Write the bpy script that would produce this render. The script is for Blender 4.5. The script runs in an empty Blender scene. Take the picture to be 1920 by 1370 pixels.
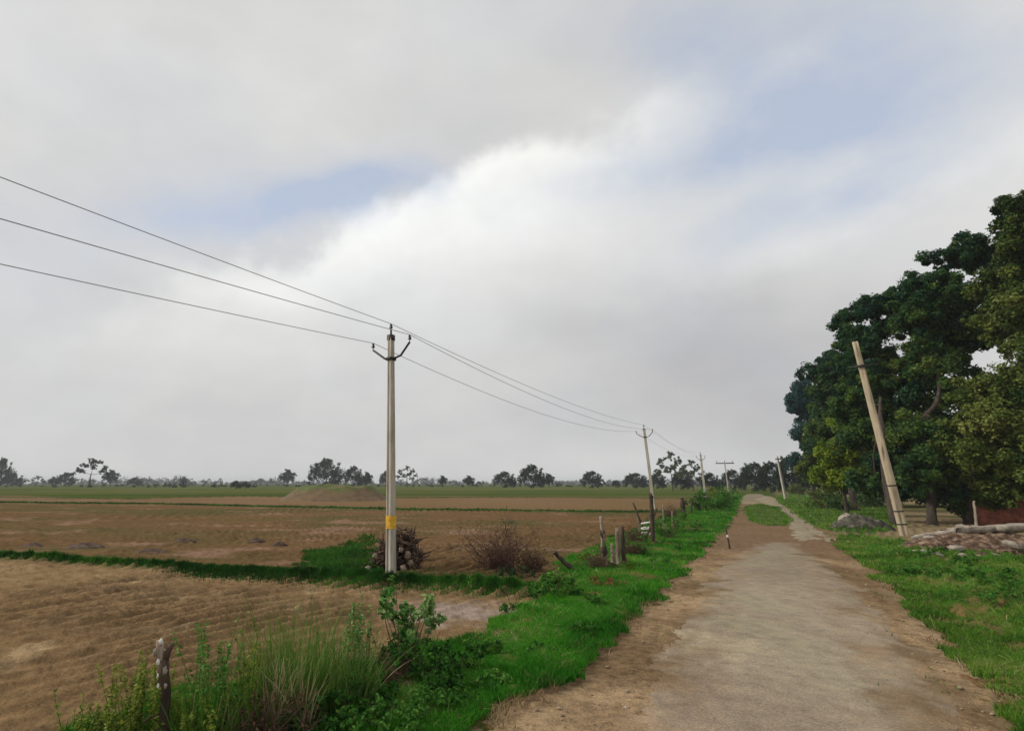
import bpy, math, random
import numpy as np
from mathutils import Vector

RNG = np.random.default_rng(7)
random.seed(7)
SC = bpy.context.scene
COL = SC.collection
F, CX, CY, HORIZ, CAMH = 1020.0, 735.0, 685.0, 905.0, 2.5
TH = math.atan((HORIZ - CY) / F)
FW = np.array([0, math.cos(TH), math.sin(TH)]); UP = np.array([0, -math.sin(TH), math.cos(TH)])

# ------------------------------------------------------------------ helpers
def ray(x, y):
    return FW + (x - CX) / F * np.array([1., 0, 0]) + (CY - y) / F * UP

def gp(x, y, z=0.0):
    """ground point seen at a place of the photograph"""
    d = ray(x, y); t = (z - CAMH) / d[2]
    return np.array([d[0] * t, d[1] * t, z])

def dp(x, y, depth):
    """point at forward distance depth"""
    d = ray(x, y); t = depth / d[1]
    return np.array([d[0] * t, depth, CAMH + d[2] * t])

def lin(r, g, b):
    f = lambda c: (c / 255 / 12.92) if c / 255 < .04045 else ((c / 255 + .055) / 1.055) ** 2.4
    return (f(r), f(g), f(b))

def _hash(ix, iy, s):
    h = (ix.astype(np.int64) * 374761393 + iy.astype(np.int64) * 668265263 + s * 1442695041) & 0xffffffff
    h = ((h ^ (h >> 13)) * 1274126177) & 0xffffffff
    return ((h ^ (h >> 16)) & 0xffff) / 65535.0

def vnoise(x, y, s=0):
    ix = np.floor(x); iy = np.floor(y); fx = x - ix; fy = y - iy
    fx = fx * fx * (3 - 2 * fx); fy = fy * fy * (3 - 2 * fy)
    a = _hash(ix, iy, s); b = _hash(ix + 1, iy, s); c = _hash(ix, iy + 1, s); d = _hash(ix + 1, iy + 1, s)
    return (a * (1 - fx) + b * fx) * (1 - fy) + (c * (1 - fx) + d * fx) * fy

def fbm(x, y, s=0, o=4):
    t = 0; a = 1; n = 0
    for k in range(o):
        t = t + a * vnoise(x * 2 ** k, y * 2 ** k, s + k); n += a; a *= .5
    return t / n

def sdist(P, poly):
    """signed distance to a polygon, positive inside"""
    x, y = P[:, 0], P[:, 1]
    d = np.full(len(x), 1e18); ins = np.zeros(len(x), bool)
    n = len(poly)
    for i in range(n):
        ax, ay = poly[i][:2]; bx, by = poly[(i + 1) % n][:2]
        ex, ey = bx - ax, by - ay
        t = np.clip(((x - ax) * ex + (y - ay) * ey) / (ex * ex + ey * ey + 1e-12), 0, 1)
        d = np.minimum(d, (x - ax - t * ex) ** 2 + (y - ay - t * ey) ** 2)
        c = ((ay > y) != (by > y)) & (x < (bx - ax) * (y - ay) / ((by - ay) + 1e-12) + ax)
        ins ^= c
    d = np.sqrt(d)
    return np.where(ins, d, -d)

def pdist(P, line):
    """distance to a polyline, and side-free param"""
    x, y = P[:, 0], P[:, 1]; d = np.full(len(x), 1e18)
    for i in range(len(line) - 1):
        ax, ay = line[i][:2]; bx, by = line[i + 1][:2]; ex, ey = bx - ax, by - ay
        t = np.clip(((x - ax) * ex + (y - ay) * ey) / (ex * ex + ey * ey + 1e-12), 0, 1)
        d = np.minimum(d, (x - ax - t * ex) ** 2 + (y - ay - t * ey) ** 2)
    return np.sqrt(d)

def tag(o, label=None, cat=None, group=None, kind=None):
    if label: o['label'] = label
    if cat: o['category'] = cat
    if group: o['group'] = group
    if kind: o['kind'] = kind
    return o

def link(name, me, m=None, parent=None):
    o = bpy.data.objects.new(name, me); COL.objects.link(o)
    if m is not None and me is not None: me.materials.append(m)
    if parent is not None: o.parent = parent
    return o

def empty(name, loc=(0, 0, 0), rz=0):
    o = bpy.data.objects.new(name, None); COL.objects.link(o)
    o.location = loc; o.rotation_euler = (0, 0, rz); o.empty_display_size = .3
    return o

def copy_tree(o, parent=None):
    c = o.copy(); COL.objects.link(c); c.parent = parent
    for ch in list(o.children): copy_tree(ch, c)
    return c

def npmesh(name, V, quads=None, tris=None, tint=None, col=None, smooth=False, polys=None):
    """mesh from numpy arrays. tint: float per face (quads first); col: rgb per vertex"""
    me = bpy.data.meshes.new(name)
    V = np.asarray(V, np.float32)
    arrs = []
    if quads is not None and len(quads): arrs.append(np.asarray(quads, np.int32))
    if tris is not None and len(tris): arrs.append(np.asarray(tris, np.int32))
    loops = np.concatenate([a.ravel() for a in arrs])
    sizes = np.concatenate([np.full(len(a), a.shape[1], np.int32) for a in arrs])
    starts = np.concatenate([[0], np.cumsum(sizes)[:-1]]).astype(np.int32)
    me.vertices.add(len(V)); me.vertices.foreach_set('co', V.ravel())
    me.loops.add(len(loops)); me.loops.foreach_set('vertex_index', loops)
    me.polygons.add(len(sizes)); me.polygons.foreach_set('loop_start', starts)
    me.polygons.foreach_set('loop_total', sizes)
    if smooth: me.polygons.foreach_set('use_smooth', np.ones(len(sizes), bool))
    me.update(calc_edges=True)
    if tint is not None:
        a = me.attributes.new('tint', 'FLOAT', 'FACE'); a.data.foreach_set('value', np.asarray(tint, np.float32))
    if col is not None:
        a = me.color_attributes.new('zone', 'FLOAT_COLOR', 'POINT')
        c = np.concatenate([col, np.ones((len(V), 1))], 1).astype(np.float32)
        a.data.foreach_set('color', c.ravel())
    return me

class Acc:
    """collects pieces into one mesh"""
    def __init__(s): s.V = []; s.Q = []; s.T = []; s.tq = []; s.tt = []; s.n = 0
    def add(s, V, Q=None, T=None, tint=.5):
        V = np.asarray(V, float)
        if Q is not None and len(Q):
            s.Q.append(np.asarray(Q) + s.n); s.tq.append(np.broadcast_to(np.asarray(tint, float), (len(Q),)) if np.ndim(tint) == 0 or len(tint) == len(Q) else np.full(len(Q), .5))
        if T is not None and len(T):
            s.T.append(np.asarray(T) + s.n); s.tt.append(np.broadcast_to(np.asarray(tint, float), (len(T),)) if np.ndim(tint) == 0 or len(tint) == len(T) else np.full(len(T), .5))
        s.V.append(V); s.n += len(V)
    def tube(s, pts, rad, n=8, tint=.5, wob=0, cap=True):
        P = np.array(pts, float); rad = np.broadcast_to(np.array(rad, float), (len(P),))
        tg = np.gradient(P, axis=0); tg /= np.linalg.norm(tg, axis=1)[:, None] + 1e-9
        ref = np.array([0, 0, 1.]) if abs(tg[0][2]) < .9 else np.array([1., 0, 0])
        a = np.cross(tg, ref); a /= np.linalg.norm(a, axis=1)[:, None] + 1e-9; b = np.cross(tg, a)
        th = np.arange(n) * 2 * math.pi / n
        R = rad[:, None] * (1 + wob * (RNG.random((len(P), n)) - .5))
        V = P[:, None] + R[..., None] * (np.cos(th)[None, :, None] * a[:, None] + np.sin(th)[None, :, None] * b[:, None])
        V = V.reshape(-1, 3); Q = []
        for i in range(len(P) - 1):
            for j in range(n):
                k = (j + 1) % n; Q.append((i * n + j, i * n + k, (i + 1) * n + k, (i + 1) * n + j))
        T = []
        if cap:
            V = np.concatenate([V, P[:1], P[-1:]]); c0 = len(V) - 2; c1 = c0 + 1; m = (len(P) - 1) * n
            for j in range(n):
                k = (j + 1) % n; T.append((c0, k, j)); T.append((c1, m + j, m + k))
        s.add(V, Q, T, tint)
    def box(s, lo, hi, tint=.5):
        x0, y0, z0 = lo; x1, y1, z1 = hi
        V = [(x0, y0, z0), (x1, y0, z0), (x1, y1, z0), (x0, y1, z0), (x0, y0, z1), (x1, y0, z1), (x1, y1, z1), (x0, y1, z1)]
        s.add(V, [(0, 3, 2, 1), (4, 5, 6, 7), (0, 1, 5, 4), (1, 2, 6, 5), (2, 3, 7, 6), (3, 0, 4, 7)], None, tint)
    def rock(s, c, r, seed=0, tint=.5):
        c = np.array(c, float); r = np.broadcast_to(np.array(r, float), (3,)); nu, nv = 9, 6; V = []; rr = np.random.default_rng(seed)
        ph = rr.random(6) * 6
        for i in range(nv + 1):
            el = -math.pi / 2 + math.pi * i / nv
            for j in range(nu):
                az = 2 * math.pi * j / nu
                k = 1 + .16 * math.sin(3 * az + ph[0] + 2 * el) + .14 * math.sin(2 * el * 2 + ph[1] + az) + .12 * (rr.random() - .5)
                d = np.array([math.cos(el) * math.cos(az), math.cos(el) * math.sin(az), math.sin(el)])
                d = np.sign(d) * np.abs(d) ** .75
                V.append(c + d * r * k)
        Q = [(i * nu + j, i * nu + (j + 1) % nu, (i + 1) * nu + (j + 1) % nu, (i + 1) * nu + j) for i in range(nv) for j in range(nu)]
        s.add(V, Q, None, tint)
    def leaves(s, C, N, size, tint, aspect=.55, droop=0.0):
        """kite leaves at C facing N"""
        n = len(C)
        N = N / (np.linalg.norm(N, axis=1)[:, None] + 1e-9)
        A = RNG.normal(size=(n, 3)); A[:, 2] -= droop
        A -= (A * N).sum(1)[:, None] * N; A /= np.linalg.norm(A, axis=1)[:, None] + 1e-9
        B = np.cross(N, A); L = np.broadcast_to(np.asarray(size, float), (n,))[:, None]
        V = np.stack([C - A * L * .5, C + B * L * aspect * .5 + N * L * .08, C + A * L * .5, C - B * L * aspect * .5 + N * L * .08], 1).reshape(-1, 3)
        s.add(V, np.arange(4 * n).reshape(n, 4), None, tint)
    def blades(s, B, h, lean, width, tint, segs=2):
        """curved grass blades from B"""
        n = len(B); h = np.broadcast_to(h, (n,)); width = np.broadcast_to(width, (n,))
        th = RNG.random(n) * 2 * math.pi
        side = np.stack([np.cos(th), np.sin(th), 0 * th], 1)
        V = []
        for k in range(segs + 1):
            t = k / segs
            c = B + np.stack([lean[:, 0] * t ** 1.8, lean[:, 1] * t ** 1.8, h * (t - .25 * t * t * np.minimum(1, np.hypot(lean[:, 0], lean[:, 1]) / (h + 1e-6)))], 1)
            w = width[:, None] * (1 - t) ** .7 * .5
            if k < segs: V += [c - side * w, c + side * w]
            else: V += [c]
        m = 2 * segs + 1
        V = np.stack(V, 1).reshape(-1, 3); o = np.arange(n)[:, None] * m
        Q = np.concatenate([o + np.array([2 * k, 2 * k + 1, 2 * k + 3, 2 * k + 2]) for k in range(segs - 1)]) if segs > 1 else np.zeros((0, 4), int)
        T = o + np.array([2 * segs - 2, 2 * segs - 1, 2 * segs])
        tint = np.broadcast_to(tint, (n,))
        if len(Q): s.Q.append(Q + s.n); s.tq.append(np.tile(tint, segs - 1))
        s.T.append(T + s.n); s.tt.append(tint)
        s.V.append(V); s.n += len(V)
    def build(s, name, m, parent=None, smooth=False):
        Q = np.concatenate(s.Q) if s.Q else None; T = np.concatenate(s.T) if s.T else None
        tint = np.concatenate(s.tq + s.tt)
        V = np.concatenate(s.V)
        if parent is not None: V = V - np.array(parent.location)
        return link(name, npmesh(name, V, Q, T, tint, None, smooth), m, parent)

# ------------------------------------------------------------------ materials
def new_mat(name):
    m = bpy.data.materials.new(name); m.use_nodes = True
    nt = m.node_tree; nt.nodes.clear(); return m, nt, nt.nodes, nt.links

def leaf_mat(name, cols, rough=.55, trans=.3, emis=None):
    """cols: ramp over the per-leaf tint"""
    m, nt, N, L = new_mat(name)
    out = N.new('ShaderNodeOutputMaterial'); at = N.new('ShaderNodeAttribute'); at.attribute_name = 'tint'
    cr = N.new('ShaderNodeValToRGB')
    e = cr.color_ramp.elements
    while len(e) < len(cols): e.new(.5)
    for i, c in enumerate(cols): e[i].position = i / (len(cols) - 1); e[i].color = (*c, 1)
    L.new(at.outputs['Fac'], cr.inputs[0])
    p = N.new('ShaderNodeBsdfPrincipled'); p.inputs['Roughness'].default_value = rough
    p.inputs['Specular IOR Level'].default_value = .08
    L.new(cr.outputs[0], p.inputs['Base Color'])
    t = N.new('ShaderNodeBsdfTranslucent'); L.new(cr.outputs[0], t.inputs[0])
    mx = N.new('ShaderNodeMixShader'); mx.inputs[0].default_value = trans
    L.new(p.outputs[0], mx.inputs[1]); L.new(t.outputs[0], mx.inputs[2]); L.new(mx.outputs[0], out.inputs[0])
    return m

def surf_mat(name, cols, scale=3.0, detail=8, rough=.85, bump=.3, bscale=None, stretch=(1, 1, 1), attr=None, pos=None, spec=.3, contrast=1.0, dist=.02):
    """noise-mottled surface; with attr the colour attribute is the base and the ramp multiplies it"""
    m, nt, N, L = new_mat(name)
    out = N.new('ShaderNodeOutputMaterial'); p = N.new('ShaderNodeBsdfPrincipled')
    p.inputs['Roughness'].default_value = rough; p.inputs['Specular IOR Level'].default_value = spec
    tc = N.new('ShaderNodeTexCoord'); mp = N.new('ShaderNodeMapping'); mp.inputs['Scale'].default_value = stretch
    L.new(tc.outputs['Object'], mp.inputs[0])
    n1 = N.new('ShaderNodeTexNoise'); n1.inputs['Scale'].default_value = scale; n1.inputs['Detail'].default_value = detail
    n1.inputs['Roughness'].default_value = .65
    L.new(mp.outputs[0], n1.inputs['Vector'])
    cr = N.new('ShaderNodeValToRGB'); e = cr.color_ramp.elements
    while len(e) < len(cols): e.new(.5)
    for i, c in enumerate(cols):
        q = .5 + (i / (len(cols) - 1) - .5) * .5 / contrast
        e[i].position = q; e[i].color = (*c, 1)
    L.new(n1.outputs[0], cr.inputs[0])
    src = cr.outputs[0]
    if attr:
        a = N.new('ShaderNodeAttribute'); a.attribute_name = attr
        mx = N.new('ShaderNodeMix'); mx.data_type = 'RGBA'; mx.blend_type = 'MULTIPLY'; mx.inputs[0].default_value = 1
        L.new(a.outputs['Color'], mx.inputs[6]); L.new(src, mx.inputs[7]); src = mx.outputs[2]
        n3 = N.new('ShaderNodeTexNoise'); n3.inputs['Scale'].default_value = 38; n3.inputs['Detail'].default_value = 4; n3.inputs['Roughness'].default_value = .7; L.new(tc.outputs['Object'], n3.inputs['Vector'])
        mr = N.new('ShaderNodeMapRange'); mr.inputs[1].default_value = .32; mr.inputs[2].default_value = .68; mr.inputs[3].default_value = .68; mr.inputs[4].default_value = 1.32; L.new(n3.outputs[0], mr.inputs[0])
        m2 = N.new('ShaderNodeMix'); m2.data_type = 'RGBA'; m2.blend_type = 'MULTIPLY'; m2.inputs[0].default_value = 1; L.new(src, m2.inputs[6]); L.new(mr.outputs[0], m2.inputs[7]); src = m2.outputs[2]
    L.new(src, p.inputs['Base Color'])
    n2 = N.new('ShaderNodeTexNoise'); n2.inputs['Scale'].default_value = bscale or scale * 3; n2.inputs['Detail'].default_value = 6
    L.new(mp.outputs[0], n2.inputs['Vector'])
    b = N.new('ShaderNodeBump'); b.inputs['Strength'].default_value = bump; b.inputs['Distance'].default_value = dist
    L.new(n2.outputs[0], b.inputs['Height']); L.new(b.outputs[0], p.inputs['Normal'])
    L.new(p.outputs[0], out.inputs[0])
    return m

g1 = lambda v: (v, v, v)
M = {}
M['ground'] = surf_mat('field_soil', [g1(.62), g1(.97), g1(1.3)], scale=3, bump=.7, bscale=16, attr='zone', dist=.03, contrast=1.2, spec=0)
M['road'] = surf_mat('road_surface', [(.7, .68, .66), (1, 1, 1), (1.25, 1.23, 1.16)], scale=4, bump=.6, bscale=35, attr='zone', dist=.012, spec=0.05)
M['dirt'] = surf_mat('dirt_shoulder', [(.55, .52, .5), (1, 1, 1), (1.35, 1.3, 1.2)], scale=7, bump=.7, bscale=25, attr='zone', dist=.03, contrast=1.3, spec=0)
M['verge'] = surf_mat('verge_soil', [(.5, .6, .5), (1, 1, 1), (1.4, 1.2, 1.2)], scale=9, bump=1, bscale=30, attr='zone', dist=.04, spec=0, contrast=1.6)
M['grass'] = leaf_mat('grass_blades', [(.012, .06, .005), (.035, .2, .01), (.08, .3, .018), (.2, .3, .05)], trans=.35)
M['grass_dark'] = leaf_mat('bank_grass', [(.01, .04, .005), (.022, .095, .009), (.05, .17, .014), (.13, .22, .04)], trans=.3)
M['grass_dull'] = leaf_mat('grass_blades_olive', [(.035, .095, .01), (.09, .21, .02), (.16, .27, .035), (.3, .3, .1)], trans=.35)
M['tallgrass'] = leaf_mat('tall_grass', [(.01, .06, .006), (.035, .13, .012), (.09, .2, .025), (.26, .3, .1)], trans=.35)
M['straw'] = leaf_mat('dry_straw', [(.16, .09, .05), (.4, .3, .16), (.62, .52, .34)], trans=.2)
M['darkleaf'] = leaf_mat('dark_canopy', [(.008, .036, .02), (.026, .075, .028), (.07, .125, .027), (.17, .2, .045)], trans=.3)
M['midleaf'] = leaf_mat('mid_canopy', [(.009, .04, .024), (.03, .085, .032), (.08, .15, .028), (.2, .24, .05)], trans=.35)
M['teal'] = leaf_mat('distance_tinted_canopy', [(.008, .035, .04), (.018, .06, .06), (.03, .08, .06), (.05, .11, .06)], trans=.2)  # blue tint of distance is put into the leaf colour
M['olive'] = leaf_mat('olive_canopy', [(.014, .038, .009), (.05, .09, .016), (.12, .155, .028), (.24, .25, .065)], trans=.3)
M['lime'] = leaf_mat('lime_canopy', [(.05, .11, .008), (.12, .2, .015), (.2, .28, .02), (.3, .34, .04)], trans=.35)
M['fartree'] = leaf_mat('far_canopy', [(.006, .016, .01), (.012, .03, .017), (.022, .046, .022), (.04, .07, .03)], trans=.15)
M['palefar'] = leaf_mat('pale_far_canopy', [(.05, .075, .045), (.1, .13, .07), (.18, .2, .12)], trans=.3)
M['weed'] = leaf_mat('weed_leaf', [(.012, .045, .007), (.045, .15, .02), (.09, .23, .03), (.2, .33, .07)], trans=.35)
M['paleleaf'] = leaf_mat('pale_leaf', [(.025, .09, .015), (.07, .2, .035), (.2, .34, .1), (.4, .48, .22)], trans=.3)
M['ygreen'] = leaf_mat('yellow_green_leaf', [(.05, .09, .01), (.13, .19, .02), (.23, .27, .04), (.32, .33, .09)], trans=.35)
M['brown'] = leaf_mat('dry_brown_leaf', [(.035, .02, .012), (.09, .055, .03), (.19, .12, .07)], trans=.2)
M['rust'] = leaf_mat('rusty_leaf', [(.08, .03, .015), (.2, .08, .03), (.34, .17, .08)], trans=.2)
M['bark'] = surf_mat('bark', [(.02, .015, .011), (.05, .037, .028), (.11, .085, .06)], scale=5, stretch=(1, 1, .25), bump=.9, bscale=12, dist=.05)
M['twig'] = surf_mat('dry_twig', [(.04, .018, .013), (.1, .05, .035), (.2, .12, .09)], scale=8, bump=.4)
M['cutwood'] = surf_mat('cut_branches', [(.025, .014, .01), (.085, .05, .033), (.3, .22, .16)], scale=4, bump=.6, bscale=20)
M['wood'] = surf_mat('weathered_wood', [(.08, .055, .04), (.25, .19, .14), (.48, .42, .34)], scale=9, stretch=(1, 1, .2), bump=.9, bscale=20, dist=.02)
M['darkwood'] = surf_mat('dark_wood', [(.02, .013, .01), (.06, .04, .028), (.13, .09, .06)], scale=9, stretch=(1, 1, .25), bump=.9, bscale=20)
M['concrete'] = surf_mat('pole_concrete', [(.18, .155, .12), (.42, .38, .31), (.58, .54, .46)], scale=2.2, stretch=(3, 3, .5), bump=.25, bscale=25, dist=.01)
M['concrete_tan'] = surf_mat('pole_concrete_tan', [(.26, .2, .13), (.42, .34, .23), (.55, .46, .33)], scale=2.5, stretch=(3, 3, .5), bump=.25, bscale=25, dist=.01)
M['yellow'] = surf_mat('yellow_paint', [(.3, .18, .06), (.72, .4, .03), (.8, .55, .15)], scale=9, bump=.1)
M['whitewash'] = surf_mat('whitewash', [(.4, .38, .34), (.65, .63, .58), (.8, .78, .74)], scale=12, bump=.5, bscale=30)
M['steel'] = surf_mat('dark_steel', [(.015, .014, .013), (.035, .03, .027), (.07, .05, .04)], scale=12, rough=.6, bump=.1)
M['wire'] = surf_mat('aluminium_wire', [(.2, .2, .2), (.26, .26, .26), (.32, .32, .32)], scale=3, rough=.5, bump=0)
M['porcelain'] = surf_mat('brown_porcelain', [(.02, .012, .01), (.035, .02, .015), (.06, .035, .025)], scale=6, rough=.25, bump=0, spec=.5)
M['stone'] = surf_mat('pale_stone', [(.1, .085, .065), (.27, .23, .185), (.46, .41, .34)], scale=5, bump=.6, bscale=12, dist=.03)
M['earth'] = surf_mat('red_earth', [(.03, .018, .011), (.11, .062, .036), (.3, .21, .14)], scale=4, bump=.9, bscale=9, dist=.06, contrast=1.6)
M['soilheap'] = surf_mat('heap_soil', [(.025, .015, .011), (.07, .042, .027), (.16, .1, .065)], scale=6, bump=.8, bscale=16, dist=.05)
M['pebble'] = surf_mat('pebbles', [(.12, .08, .05), (.27, .2, .13), (.42, .35, .26)], scale=3, bump=.3)
M['mound'] = surf_mat('mound_soil', [(.6, .6, .6), (1, 1, 1), (1.3, 1.3, 1.3)], scale=1.2, bump=.6, bscale=4, attr='zone', dist=.1)
M['mulch'] = surf_mat('dung_heap', [(.02, .02, .013), (.055, .05, .035), (.15, .13, .1)], scale=3.5, bump=.9, bscale=9, dist=.08, contrast=1.5)

def brick_mat():
    m, nt, N, L = new_mat('red_brick')
    out = N.new('ShaderNodeOutputMaterial'); p = N.new('ShaderNodeBsdfPrincipled'); p.inputs['Roughness'].default_value = .9
    tc = N.new('ShaderNodeTexCoord'); mp = N.new('ShaderNodeMapping'); mp.inputs['Rotation'].default_value = (math.pi / 2, 0, 0)
    br = N.new('ShaderNodeTexBrick'); br.inputs['Scale'].default_value = 4
    br.inputs['Color1'].default_value = (.3, .075, .035, 1); br.inputs['Color2'].default_value = (.2, .045, .022, 1); br.inputs['Mortar'].default_value = (.16, .09, .06, 1)
    br.inputs['Mortar Size'].default_value = .03
    L.new(tc.outputs['Object'], mp.inputs[0]); L.new(mp.outputs[0], br.inputs[0])
    n = N.new('ShaderNodeTexNoise'); n.inputs['Scale'].default_value = 3; n.inputs['Detail'].default_value = 6
    mr = N.new('ShaderNodeMapRange'); mr.inputs[1].default_value = .3; mr.inputs[2].default_value = .7; mr.inputs[3].default_value = .55; mr.inputs[4].default_value = 1.5
    L.new(tc.outputs['Object'], n.inputs[0]); L.new(n.outputs[0], mr.inputs[0])
    mx = N.new('ShaderNodeMix'); mx.data_type = 'RGBA'; mx.blend_type = 'MULTIPLY'; mx.inputs[0].default_value = 1
    L.new(br.outputs[0], mx.inputs[6]); L.new(mr.outputs[0], mx.inputs[7]); L.new(mx.outputs[2], p.inputs['Base Color'])
    b = N.new('ShaderNodeBump'); b.inputs['Strength'].default_value = .6; b.inputs['Distance'].default_value = .02
    L.new(br.outputs[1], b.inputs['Height']); b.invert = True; L.new(b.outputs[0], p.inputs['Normal']); L.new(p.outputs[0], out.inputs[0])
    return m
M['brick'] = brick_mat()

# ------------------------------------------------------------------ layout in the ground plane
def G(*pts): return [gp(x, y)[:2] for x, y in pts]
SHOULDER = G((700, 1560), (860, 1378), (1000, 1292), (1120, 1202), (1222, 1130), (1268, 1065), (1338, 1002), (1368, 962), (1384, 938), (1400, 926),
             (1428, 926), (1450, 940), (1480, 958), (1508, 985), (1565, 1020), (1648, 1068), (1740, 1148), (1850, 1258), (1968, 1392), (2125, 1600))
ROAD = G((1040, 1560), (1130, 1375), (1222, 1225), (1296, 1125), (1350, 1050), (1420, 1018), (1500, 1018), (1562, 1056), (1642, 1125), (1738, 1225), (1856, 1372), (1990, 1560))
ISLAND = G((1398, 952), (1425, 946), (1455, 952), (1474, 968), (1478, 986), (1440, 987), (1410, 978))
VERGE_L = G((60, 1560), (160, 1400), (330, 1310), (620, 1275), (820, 1222), (950, 1182), (1012, 1130), (1060, 1062), (1150, 1015), (1270, 960), (1330, 934),
            (1372, 922), (1392, 928), (1378, 962), (1348, 1002), (1280, 1065), (1232, 1132), (1130, 1206), (1010, 1298), (870, 1388), (730, 1560))
VERGE_R = G((2095, 1600), (1952, 1392), (1838, 1258), (1728, 1150), (1642, 1070), (1578, 1024), (1590, 1008), (1720, 1022), (1900, 1050), (2300, 1100), (3200, 1300), (3400, 1700))
VERGE_RF = G((1478, 954), (1455, 938), (1470, 925), (1560, 925), (1650, 945), (1700, 985), (1640, 1002), (1560, 998), (1520, 982))
BUND = G((-500, 1012), (0, 1052), (300, 1067), (560, 1083), (733, 1094), (880, 1101), (1010, 1112))
GPATCH = G((572, 1050), (600, 1036), (660, 1024), (700, 1012), (712, 1040), (735, 1072), (690, 1084), (600, 1074))
BUND2 = G((-500, 925), (0, 943), (380, 948), (560, 953), (800, 958), (1180, 963), (1300, 962))
BUND3 = G((-400, 925), (200, 937), (450, 932), (700, 935), (1000, 934), (1300, 936))
f0, f1 = gp(380, 1232)[:2], gp(520, 1197)[:2]
fdir = (f1 - f0) / np.linalg.norm(f1 - f0); fn = np.array([-fdir[1], fdir[0]])

def zbase(x, y):
    """land surface: gentle relief, furrows, bunds"""
    P = np.stack([x, y], 1); r = np.hypot(x, y)
    db = pdist(P, BUND)
    fade = np.clip(1 - (r - 30) / 60, 0, 1)
    z = (fbm(x * .15, y * .15, 3) - .5) * .12 * np.clip(r / 20, .2, 1)
    near = (sdist(P, SHOULDER) < -.4) & (x < 40)
    warp = fbm(x * .4, y * .4, 9) * 1.3
    s = (x * fn[0] + y * fn[1])
    fur = np.sin((s + warp * .35) * 2 * math.pi / .42) * .5 + .5
    amp = .13 * np.clip(fbm(x * .45, y * .45, 15) * 2.2 - .35, .12, 1.3) * fade
    dq = gp(870, 1150); amp = amp * (1 - .8 * np.exp(-(((x - dq[0]) / 2.2) ** 2 + ((y - dq[1]) / 2.2) ** 2)))
    clod = np.clip(fbm(x * 5.5, y * 5.5, 21, 3) - .56, 0, 1) * .16 + np.clip(fbm(x * 12, y * 12, 27, 2) - .55, 0, 1) * .07
    left = np.where(near, 1.0, 0.2)
    z = z + left * ((fur ** 2.2) * amp * (.3 + 1.2 * fbm((x * fdir[0] + y * fdir[1]) * .7, s * 2.6, 17, 3)) + clod * fade * .8)
    z = z + .15 * np.exp(-(db / .34) ** 2) + .16 * np.exp(-(pdist(P, BUND2) / .8) ** 2) + .3 * np.exp(-(pdist(P, BUND3) / 1.2) ** 2)
    # the road and the ground beside it are beaten flat
    k = np.clip(sdist(P, SHOULDER) * .8 + 1, 0, 1)
    k = np.maximum(k, np.clip(sdist(P, VERGE_L) * .8 + .6, 0, 1) * .8)
    return z * (1 - k) + k * (fbm(x * .3, y * .3, 4) - .5) * .05

def ground_z(x, y):
    return float(zbase(np.array([x]), np.array([y]))[0])

# adaptive grid around the viewpoint: fine near, coarse far
rr = [2.2]
while rr[-1] < 4200: rr.append(rr[-1] + min(.0013 * rr[-1] ** 2, (.0062 if rr[-1] < 22 else .0105) * rr[-1]) if rr[-1] > 4 else rr[-1] + .03)
RR = np.array(rr)
AA = np.radians(np.concatenate([np.arange(-180, -42, 3), np.arange(-42, 54, .125), np.arange(54, 180, 3), [180]]))
AA = np.unique(AA)
GR, GA = np.meshgrid(RR, AA, indexing='ij')
GX, GY = (GR * np.sin(GA)).ravel(), (GR * np.cos(GA)).ravel()
nR, nA = GR.shape
idx = np.arange(nR * nA).reshape(nR, nA)
GQ = np.stack([idx[:-1, :-1].ravel(), idx[:-1, 1:].ravel(), idx[1:, 1:].ravel(), idx[1:, :-1].ravel()], 1)[:, ::-1]
GP = np.stack([GX, GY], 1)
ZB = zbase(GX, GY)
n_lo = fbm(GX * .25, GY * .25, 40); n_hi = fbm(GX * 2.5, GY * 2.5, 50); n_far = fbm(GX * .03, GY * .012, 60)
sS = sdist(GP, SHOULDER); sL = sdist(GP, VERGE_L)

def mixc(a, b, t): t = np.clip(t, 0, 1)[:, None]; return a * (1 - t) + b * t
def flat(c): return np.tile(np.array(c, float), (len(GX), 1))

# zones of the land by colour of soil and cover
C_NEAR, C_NEAR2 = (.26, .175, .092), (.175, .112, .057)
C_MID, C_OLIVE, C_PINK, C_GREEN = (.138, .084, .041), (.1, .08, .034), (.185, .118, .066), (.075, .09, .022)
col = mixc(flat(C_NEAR2), flat(C_NEAR), (n_lo - .3) * 2.2 + (n_hi - .5) * .8)
def wbetween(P, lower):   # beyond a polyline, interpolated in bearing
    a = np.arctan2(P[:, 0], P[:, 1]); L = np.array(lower); la = np.arctan2(L[:, 0], L[:, 1]); lr = np.hypot(L[:, 0], L[:, 1])
    return np.hypot(P[:, 0], P[:, 1]) - np.interp(a, la, lr)
b1 = wbetween(GP, BUND); b2 = wbetween(GP, BUND2); b3 = wbetween(GP, BUND3)
mid = mixc(flat(C_MID), flat(C_OLIVE), (fbm(GX * .12, GY * .25, 70) - .45) * 4)
mid = mixc(mid, flat((.21, .13, .085)), (fbm(GX * .3, GY * .6, 75) - .62) * 6)
col = mixc(col, mid, b1 * 2)
strip = mixc(flat(C_PINK), flat((.15, .1, .045)), (n_far - .4) * 3)
col = mixc(col, strip, b2 * .8)
R_ = np.hypot(GX, GY)
gr = mixc(flat(C_GREEN), flat((.05, .075, .015)), (fbm(GX * .02, GY * .06, 80) - .4) * 4)
gr = mixc(gr, flat((.13, .12, .04)), (fbm(GX * .015, GY * .05, 85) - .55) * 5)
col = mixc(col, gr, b3 * .15 + (fbm(GX * .01, GY * .02, 88) - .5) * 2)
col = mixc(col, flat((.06, .075, .025)), (R_ - 300) / 200)
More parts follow.
